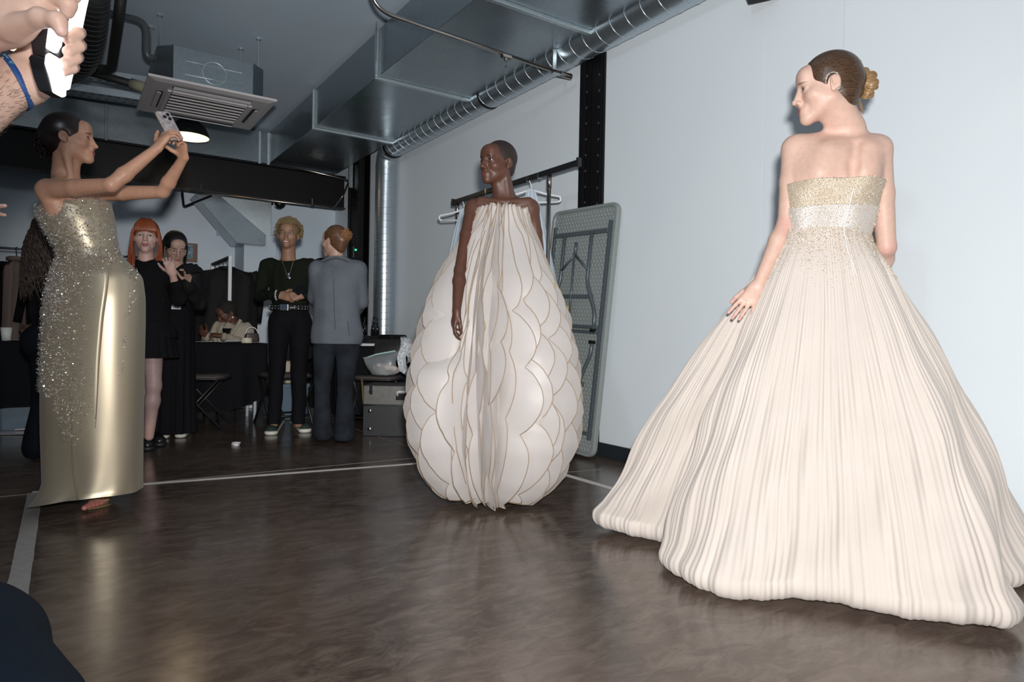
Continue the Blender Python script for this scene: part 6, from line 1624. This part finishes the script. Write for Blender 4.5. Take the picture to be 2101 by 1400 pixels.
pho = MB().box((0, 0, 0), (.068, .010, .135), np.array(Matrix.Rotation(1.0, 3, 'Y'))@np.array(Matrix.Rotation(-1.15, 3, 'X'))).build('phone', M_shade_out, loc=g(394, 552, -.27), bevel=.003); tag(pho, 'black phone held by the woman with glasses', 'phone')
M_wsh = mat('white_trainer', (0.62, 0.58, 0.55), 0.5)
shoe(root, off, PZ(330, 896)+V(.0, .10, 0), PZ(334, 901), .044, .07, M_wsh, M_sole); shoe(root, off, PZ(368, 893)+V(0, .10, 0), PZ(370, 899), .044, .07, M_wsh, M_sole)

# --- long dark curly hair, behind the gold gown
Y = 4.32
fr = Fr(P(112, 478, Y), (.75, .62, 0), k=.98)
arms = [(g(82, 560), g(76, 640, .02), g(92, 700, .05)), (g(140, 560, .1), g(150, 640, .12), g(150, 700, .1))]
legs = [(g(94, 715), g(90, 820), g(86, 915)*V(1, 1, 0)+V(0, 0, .08)), (g(128, 715, .05), g(126, 820, .06), g(122, 900, .1)*V(1, 1, 0)+V(0, 0, .08))]
M_navy = mat('black_flared_trouser', (0.005, 0.006, 0.009), 0.85, spec=0.12)
root, off, T = dressed('person with long dark curly hair in black flared trousers behind the gold gown', g(95, 925)*V(1, 1, 0), fr, g(112, 532), g(112, 700), g(84, 556), g(140, 556, .1), V(.4, 1, 0), arms, legs, (0.40, 0.25, 0.19), M_bknit, M_navy, .95, leg_flare=.05, eyes_on=False)
R_ = random.Random(15); paths = []
for i in range(300):
    a = R_.uniform(-2.6, 2.6); d = V(math.sin(a), -math.cos(a), 0); L_ = R_.uniform(.26, .46); ph = R_.uniform(0, 6)
    pts = []
    for j in range(22):
        q = j/21
        rad = .072+.05*min(1, q*2)+.03*q; c = V(0, -.02, .11-(L_+.12)*q)+d*rad*min(1, .3+q*4)
        pts.append(fr.p(*(c+V(math.cos(q*22+ph), math.sin(q*22+ph), 0)*.012)))
    paths.append(pts)
M_dcurl = hair_mat('dark_brown_curls', (0.016, 0.009, 0.007), (0.05, 0.026, 0.016), .5, (1, 1, .4))
lock_mesh('hair', paths, .0062, M_dcurl, root, off, 5)
hair_cap(fr, M_dcurl, root, off, grow=.014, res=.005, name='hair_base')
shoe(root, off, PZ(84, 935)+V(.0, .04, 0), PZ(104, 940), .046, .07, M_wsh, M_sole); shoe(root, off, PZ(122, 925), PZ(140, 925), .046, .07, M_wsh, M_sole)

# --- seated woman in a cream coat
Y = 6.98
fr = Fr(P(466, 643, Y), (-.62, -.62, -.50), k=1.0)
arms = [(g(507, 680), g(516, 716, -.08), g(455, 702, -.38)), (g(446, 677), g(428, 716, -.08), g(424, 702, -.42))]
arms = [(a, b, V(c[0], c[1], .80)) for a, b, c in arms]
legs = [(V(g(485, 0)[0], Y, .50), V(g(480, 0)[0], Y-.33, .50), V(g(478, 0)[0], Y-.30, .10)), (V(g(455, 0)[0], Y, .50), V(g(452, 0)[0], Y-.33, .50), V(g(450, 0)[0], Y-.30, .10))]
h1 = dict(w=arms[0][2], f=V(-.8, -.35, .1), n=V(.1, -.4, .9), t=V(-.2, .3, .6), curl=(.4, .4, .45, .45), s=.95); h2 = dict(w=arms[1][2], f=V(-.3, -.6, .4), n=V(-.7, -.2, .2), t=V(.5, .2, .6), curl=(.35, .4, .45, .5), s=.95)
M_cream = mat('cream_wool_coat', (0.40, 0.35, 0.28), 0.85, bump=('noise', 120, 0.25), noise=(18, (0.35, 0.305, 0.245), 3))
root, off, T = dressed('seated woman with cropped hair in a cream coat bent over her phone at the table', V(g(470, 0)[0], Y, 0), fr, g(478, 664), V(g(476, 0)[0], Y+.02, .50), g(507, 678), g(448, 675), V(-.35, -1, 0), arms, legs, (0.11, 0.042, 0.024), M_cream, M_btrou, 1.0, hands=[h1, h2], top_r=.026, wr_amp=.008,
    head_kw=dict(brow=(.015, .01, .008), lidw=.4, lips=(.16, .05, .045), nosew=1.2, rim=(.015, .01, .008)), top_name='coat')
hair_cap(fr, mat('cropped_dark_hair', (0.010, 0.008, 0.007), 0.7, bump=('noise', 300, 0.5)), root, off, grow=.006, res=.004)
for s in (-1, 1): MB().sphere(fr.p(s*.086, .0, -.048)-off, .011, 10, 8).build('pearl_earring', mat('white_pearl', (0.8, 0.78, 0.74), 0.2), root, smooth=True)
for xs_ in (((456, 668), (449, 684), (450, 705)), ((494, 656), (482, 676), (466, 700))):
    MB().tube(smooth_path([g(x, y, -.125) for x, y in xs_], 14), .017, 8, flat=((0, 1, .2), .5)).build('lapel', M_cream, root, smooth=True, off=off)
MB().loft([[tuple(g(466, 688, -.10)+V(w*math.cos(a), .04*math.sin(a), z)) for a in np.linspace(0, 2*math.pi, 17)[:-1]] for w, z in ((.02, -.12), (.04, .02), (.05, .07))]).build('black_top', M_bknit, root, smooth=True, off=off)
pho = MB().box((0, 0, 0), (.075, .15, .010), np.array(Matrix.Rotation(.5, 3, 'X'))@np.array(Matrix.Rotation(.5, 3, 'Z'))).build('phone', M_shade_out, loc=V(g(425, 0)[0], Y-.50, .835), bevel=.003); tag(pho, 'phone in the hands of the seated woman', 'phone')
st_ = thing('folding_stool', 'dark stool under the seated woman', 'stool', V(g(474, 0)[0], Y+.02, 0))
MB().loft([[(x, y, z) for x, y in rr(-.19, .19, -.18, .18, .06)] for z in (.40, .43)]).build('seat', M_cpad, st_, bevel=.005)
for x in (-.16, .16):
    for y in (-.15, .15): MB().cyl((x, y, 0), (x*.9, y*.9, .40), .012, n=8).build('leg', M_cpad, st_, smooth=True)

# =================================================================== people at the left edge, mostly out of frame
# --- kneeling person holding up a small light
Y = .95
wA, wB = P(-10, 50, .93), P(38, 168, .985)
elA, elB = P(-330, 190, .86), P(-190, 310, .86)
base = V(-1.22, .80, 0)
shA, shB = V(-1.10, .98, 1.13), V(-1.10, .62, 1.13)
root, off = person('person kneeling at the left edge in navy, raising both hands around a small light', base)
frk = Fr(V(-1.16, .80, 1.42), (.9, .35, .05))
ho, st, eyes = head_ops(frk); neck = V(-1.18, .80, 1.24); pel = V(-1.28, .80, .55); fwK = V(.95, .3, 0)
T = torso_ops(neck, pel, shA, shB, fwK, 1.05)
armK = arm_ops(shA, elA, P(-75, 68, .92), 1.25)+arm_ops(shB, elB, wB, 1.25)
def chain(pts, rad, k=.006): 
    q = [P(x, y, d) for x, y, d in pts]; return [cone(a, b, r0, r1, k) for a, b, r0, r1 in zip(q[:-1], q[1:], rad[:-1], rad[1:])]
hA = chain([(-75, 68, .92), (15, 40, .92), (78, 8, .92)], [.036, .031, .023], .02)+chain([(-20, 30, .93), (85, -35, .94)], [.03, .02], .02)
hA += chain([(20, 58, .905), (82, 36, .885), (118, 42, .88), (126, 64, .882)], [.017, .0115, .0100, .0078], .008)
hA += chain([(70, -6, .92), (116, -9, .915), (139, 8, .915), (138, 25, .918)], [.014, .0115, .0105, .0085], .007)
hA += chain([(80, -30, .93), (132, -36, .935), (152, -22, .935), (152, -6, .935)], [.014, .0115, .0105, .0085], .007)+chain([(85, -50, .95), (138, -58, .955), (156, -42, .955), (155, -28, .955)], [.014, .011, .010, .008], .007)
tA = [(P(128, 64, .876), V(0, 0, -1), V(0, -1, 0)), (P(139, 27, .91), V(0, 0, -1), V(0, -1, 0))]
hB = chain([(38, 168, .985), (75, 150, 1.02), (122, 112, 1.03)], [.030, .027, .024], .02)+chain([(60, 165, .99), (115, 142, 1.03)], [.026, .020], .02)
for (y0, y1, x0, x1) in ((66, 82, 163, 141), (92, 106, 164, 140), (116, 130, 158, 133), (137, 147, 151, 128)):
    hB += chain([(134, y0-2, 1.035), (x0-6, y0-4, 1.015), (x0, y0+1, .985), (x0-3, y0+3, .962), (x1, y1, .948)], [.0098, .0090, .0088, .0086, .0078] if y0 < 130 else [.009, .0082, .0080, .0077, .0070], .0012)
hB += chain([(34, 158, .975), (46, 128, .98), (56, 100, .98)], [.0155, .0125, .0095], .008)
tB = [(P(x, y, .940), V(-1, 0, 0), V(0, -1, 0)) for x, y in ((140, 83), (139, 107), (132, 131), (127, 147))]
ops = T+neck_ops(frk, neck, .055)+ho+armK+hA+hB
bA = box_of([q for o in hA+hB for q in (o[1], o[2])], .025)
v, f = sdf_mesh(ops, .009, [(bA[0], bA[1], .0022), (np.minimum(wA, wB)-V(.16, .09, .14), np.maximum(wA, wB)+V(.0, .07, .07), .0035)])
st += nail_stamps(tA+tB, (0.62, 0.40, 0.38), 1.1)
np_mesh('body', v, f, skin_mat('light_freckled_skin', .45), root, off, stamp_colors(v, (0.58, 0.39, 0.31), st))
hair_cap(frk, M_auburn, root, off, grow=.01, res=.006)
M_navyt = mat('navy_twill', (0.007, 0.012, 0.021), 0.8, spec=0.2, bump=('noise', 240, 0.15))
knee = P(-62, 1326, .95); shin = P(30, 1475, .88)
leg2 = [cone(V(-1.28, .90, .52), knee+V(-.02, 0, .0), .105, .080, .03), cone(knee, V(-.80, .88, .10), .078, .066, .03), cone(V(-.80, .88, .10), V(-.62, .92, .05), .05, .04, .03),
        cone(V(-1.28, .70, .52), V(-1.02, .55, .09), .105, .080, .03), cone(V(-1.02, .55, .09), V(-1.45, .5, .08), .075, .055, .03), cone(pel+V(0, .1, 0), pel-V(0, .1, 0), .13, .13, .03)]
leg2 += [cone(knee, shin, .075, .078, .03), wrinkle(.006, 20, 4), cutz(.002)]
v, f = sdf_mesh(leg2, .006); np_mesh('trousers', v, f, M_navyt, root, off)
t = infl(T, .014)+[cone(shA, shA+(elA-shA)*.8, .080, .074, .03), cone(shB, shB+(elB-shB)*.8, .080, .074, .03), ell(neck+UP*.04, V(.08, .08, .06), .02, None, True), wrinkle(.006, 20, 6), cutz(.56)]
v, f = sdf_mesh(t, .008); np_mesh('shirt', v, f, M_navyt, root, off)
# short hairs on the forearms
Rn = np.random.default_rng(4); hp = []
for a_, b_ in ((elA, wA), (elB, wB)):
    ax_ = nrm(b_-a_); n1 = nrm(np.cross(ax_, UP)); n2 = np.cross(ax_, n1)
    for i in range(520):
        t = Rn.uniform(.40, .97); r = np.interp(t, [0, .28, 1], [.0425, .0456, .0294]); an = Rn.uniform(0, 6.28); d = math.cos(an)*n1+math.sin(an)*n2
        p = a_+(b_-a_)*t+d*(r-.001); tip = p+d*.0035+ax_*.009+V(*(Rn.normal(size=3)*.002)); hp.append([p, (p+tip)/2+d*.001, tip])
hm = MB()
for q in hp: hm.tube(q, [.0002, .00017, .00006], 3)
ho_ = hm.build('arm_hair', mat('dark_arm_hair', (0.05, 0.03, 0.02), 0.6), root, smooth=True, off=off); ho_['kind'] = 'stuff'
# blue lettered wristband
ax_ = nrm(wB-elB); n1 = nrm(np.cross(ax_, V(0, 1, 0))); n2 = np.cross(ax_, n1); bc_ = wB-ax_*.004
wb = thing('wristband', 'blue lettered festival wristband on the raised lower wrist', 'wristband', bc_)
rg = []
tilt = .55
for q in (-.0048, .0048):
    rg.append([tuple((ax_*(q+.034*tilt*math.cos(a))+n1*.0345*math.cos(a)+n2*.0375*math.sin(a))) for a in np.linspace(0, 2*math.pi, 41)[:-1]])
MB().loft(rg, caps=False).build('band', mat('blue_woven_ribbon', (0.010, 0.060, 0.22), 0.6), wb, smooth=True, solid=.0015)
a_f = math.atan2(-n2[1], -n1[1]) if True else 0
best = min(np.linspace(0, 2*math.pi, 73), key=lambda a: (n1*math.cos(a)+n2*math.sin(a))[1])
tdir = nrm(ax_*(.034*tilt*-math.sin(best))-n1*.0345*math.sin(best)+n2*.0375*math.cos(best)); nd = nrm(n1*math.cos(best)+n2*math.sin(best)); yd = np.cross(nd, tdir); nd = np.cross(tdir, yd)
if tdir[2] > 0: tdir, yd = -tdir, -yd
pos = ax_*(.034*tilt*math.cos(best))+n1*.0345*math.cos(best)+n2*.0375*math.sin(best)+nd*.0025
R_ = random.Random(2); lt = MB(); LR = np.stack([tdir, yd, nd], 1)
for q in range(9):
    if q == 5: continue
    cx_ = (q-4)*.0040
    for w in range(R_.choice((2, 3))): lt.box(pos+LR@V(cx_+R_.uniform(-.001, .001), R_.uniform(-.0014, .0014), 0), (R_.choice((.0007, .0022)), R_.choice((.0032, .0009)), .0006), LR@np.array(Matrix.Rotation(R_.uniform(-.5, .5), 3, 'Z')))
lo_ = lt.build('lettering', mat('pale_blue_print', (0.16, 0.45, 0.62), 0.5), wb); lo_['kind'] = 'stuff'
# the light itself: black clamp body with glowing diffusers
ledc = P(110, 100, .95)
led = thing('video_light', 'small black clip-on light with glowing white panels held in two hands', 'light', ledc)
M_lw = mat('glowing_white_diffuser', (0.9, 0.9, 0.92), 0.4, emit=((1.0, 0.97, 1.0), 3.2))
M_ld = mat('white_light_plastic', (0.75, 0.77, 0.85), 0.35)
M_lb = mat('black_light_housing', (0.008, 0.009, 0.011), 0.3)
def slab(poly, Yd, th, m_, name, bev=.002):
    A_ = [P(x, y, Yd)-ledc for x, y in poly]; return MB().loft([A_, [q+V(0, th, 0) for q in A_]]).build(name, m_, led, bevel=bev)
slab([(161, -60), (178, -60), (163, 5), (128, 175), (117, 178), (121, 130)], .966, .018, M_lw, 'light_bar')
slab([(118, -60), (135, -60), (124, 10), (111, 85), (103, 100), (92, 99), (97, 60)], .930, .018, M_lw, 'light_bar')
slab([(92, 112), (98, 107), (106, 110), (118, 165), (117, 188), (107, 191), (100, 160), (90, 130)], .925, .020, M_lw, 'light_wedge')
slab([(112, 74), (131, 70), (128, 90), (118, 140), (108, 112)], .945, .03, M_lb, 'clamp')
slab([(66, 52), (99, 48), (94, 100), (92, 118), (66, 112), (62, 85)], .935, .035, M_lb, 'grip')
slab([(57, 118), (64, 110), (92, 118), (92, 136), (107, 190), (78, 186), (68, 160)], .930, .028, M_lb, 'housing')
slab([(104, 0), (120, 0), (110, 60), (96, 62)], .955, .03, M_lb, 'arm')
# --- person just outside the frame, only fingertips showing
hp_ = P(-104, 445, 1.85); root, off = person('person outside the left edge with only outstretched fingertips in view', (-2.05, 1.78))
frp = Fr(V(-2.02, 1.78, 1.60), (.8, -.5, 0)); ho, st, eyes = head_ops(frp); neck = V(-2.04, 1.78, 1.44); pel = V(-2.06, 1.78, .95)
s1, s2 = V(-1.96, 1.62, 1.36), V(-2.12, 1.95, 1.36); fwP = V(.9, -.45, 0)
arms = [(s1, V(-1.80, 1.70, 1.12), hp_), (s2, V(-2.15, 1.98, 1.08), V(-2.0, 1.85, .88))]
legs = [(V(-2.0, 1.70, .9), V(-2.0, 1.70, .48), V(-2.0, 1.72, .08)), (V(-2.1, 1.86, .9), V(-2.1, 1.86, .48), V(-2.1, 1.86, .08))]
hF, tF = hand_ops(hp_, P(-52, 429, 1.85)-hp_, V(0, .3, .9), V(0, -.6, .6), (.05, .08, .06, .10), (.7, .6, .1), .95, spreads=(.42, .28, -.02, -.30))
T = torso_ops(neck, pel, s1, s2, fwP); ops = T+neck_ops(frp, neck)+ho+arm_ops(*arms[0])+arm_ops(*arms[1])+leg_ops(*legs[0])+leg_ops(*legs[1])+hF
b = box_of([q for o in hF for q in (o[1], o[2])], .02)
v, f = sdf_mesh(ops, .012, [(b[0], b[1], .003)]); np_mesh('body', v, f, M_skinB, root, off, stamp_colors(v, (0.58, 0.37, 0.31), st))
t = infl(T, .014)
for a in arms: t += [cone(a[0], a[1], .062, .054, .02), cone(a[1], a[1]+(a[2]-a[1])*.9, .054, .04, .02)]
v, f = sdf_mesh(t+[wrinkle(.005, 20, 3)], .010); np_mesh('top', v, f, M_bknit, root, off)
t = [o for l in legs for o in infl(leg_ops(*l), .014)]+[cutz(.02)]
v, f = sdf_mesh(t, .010); np_mesh('trousers', v, f, M_btrou, root, off)
hair_cap(frp, M_dcurl, root, off, grow=.01, res=.006)
for l in legs: shoe(root, off, l[2], l[2]+V(.16, -.08, 0), .045, .07, M_shoeb, M_bsole)
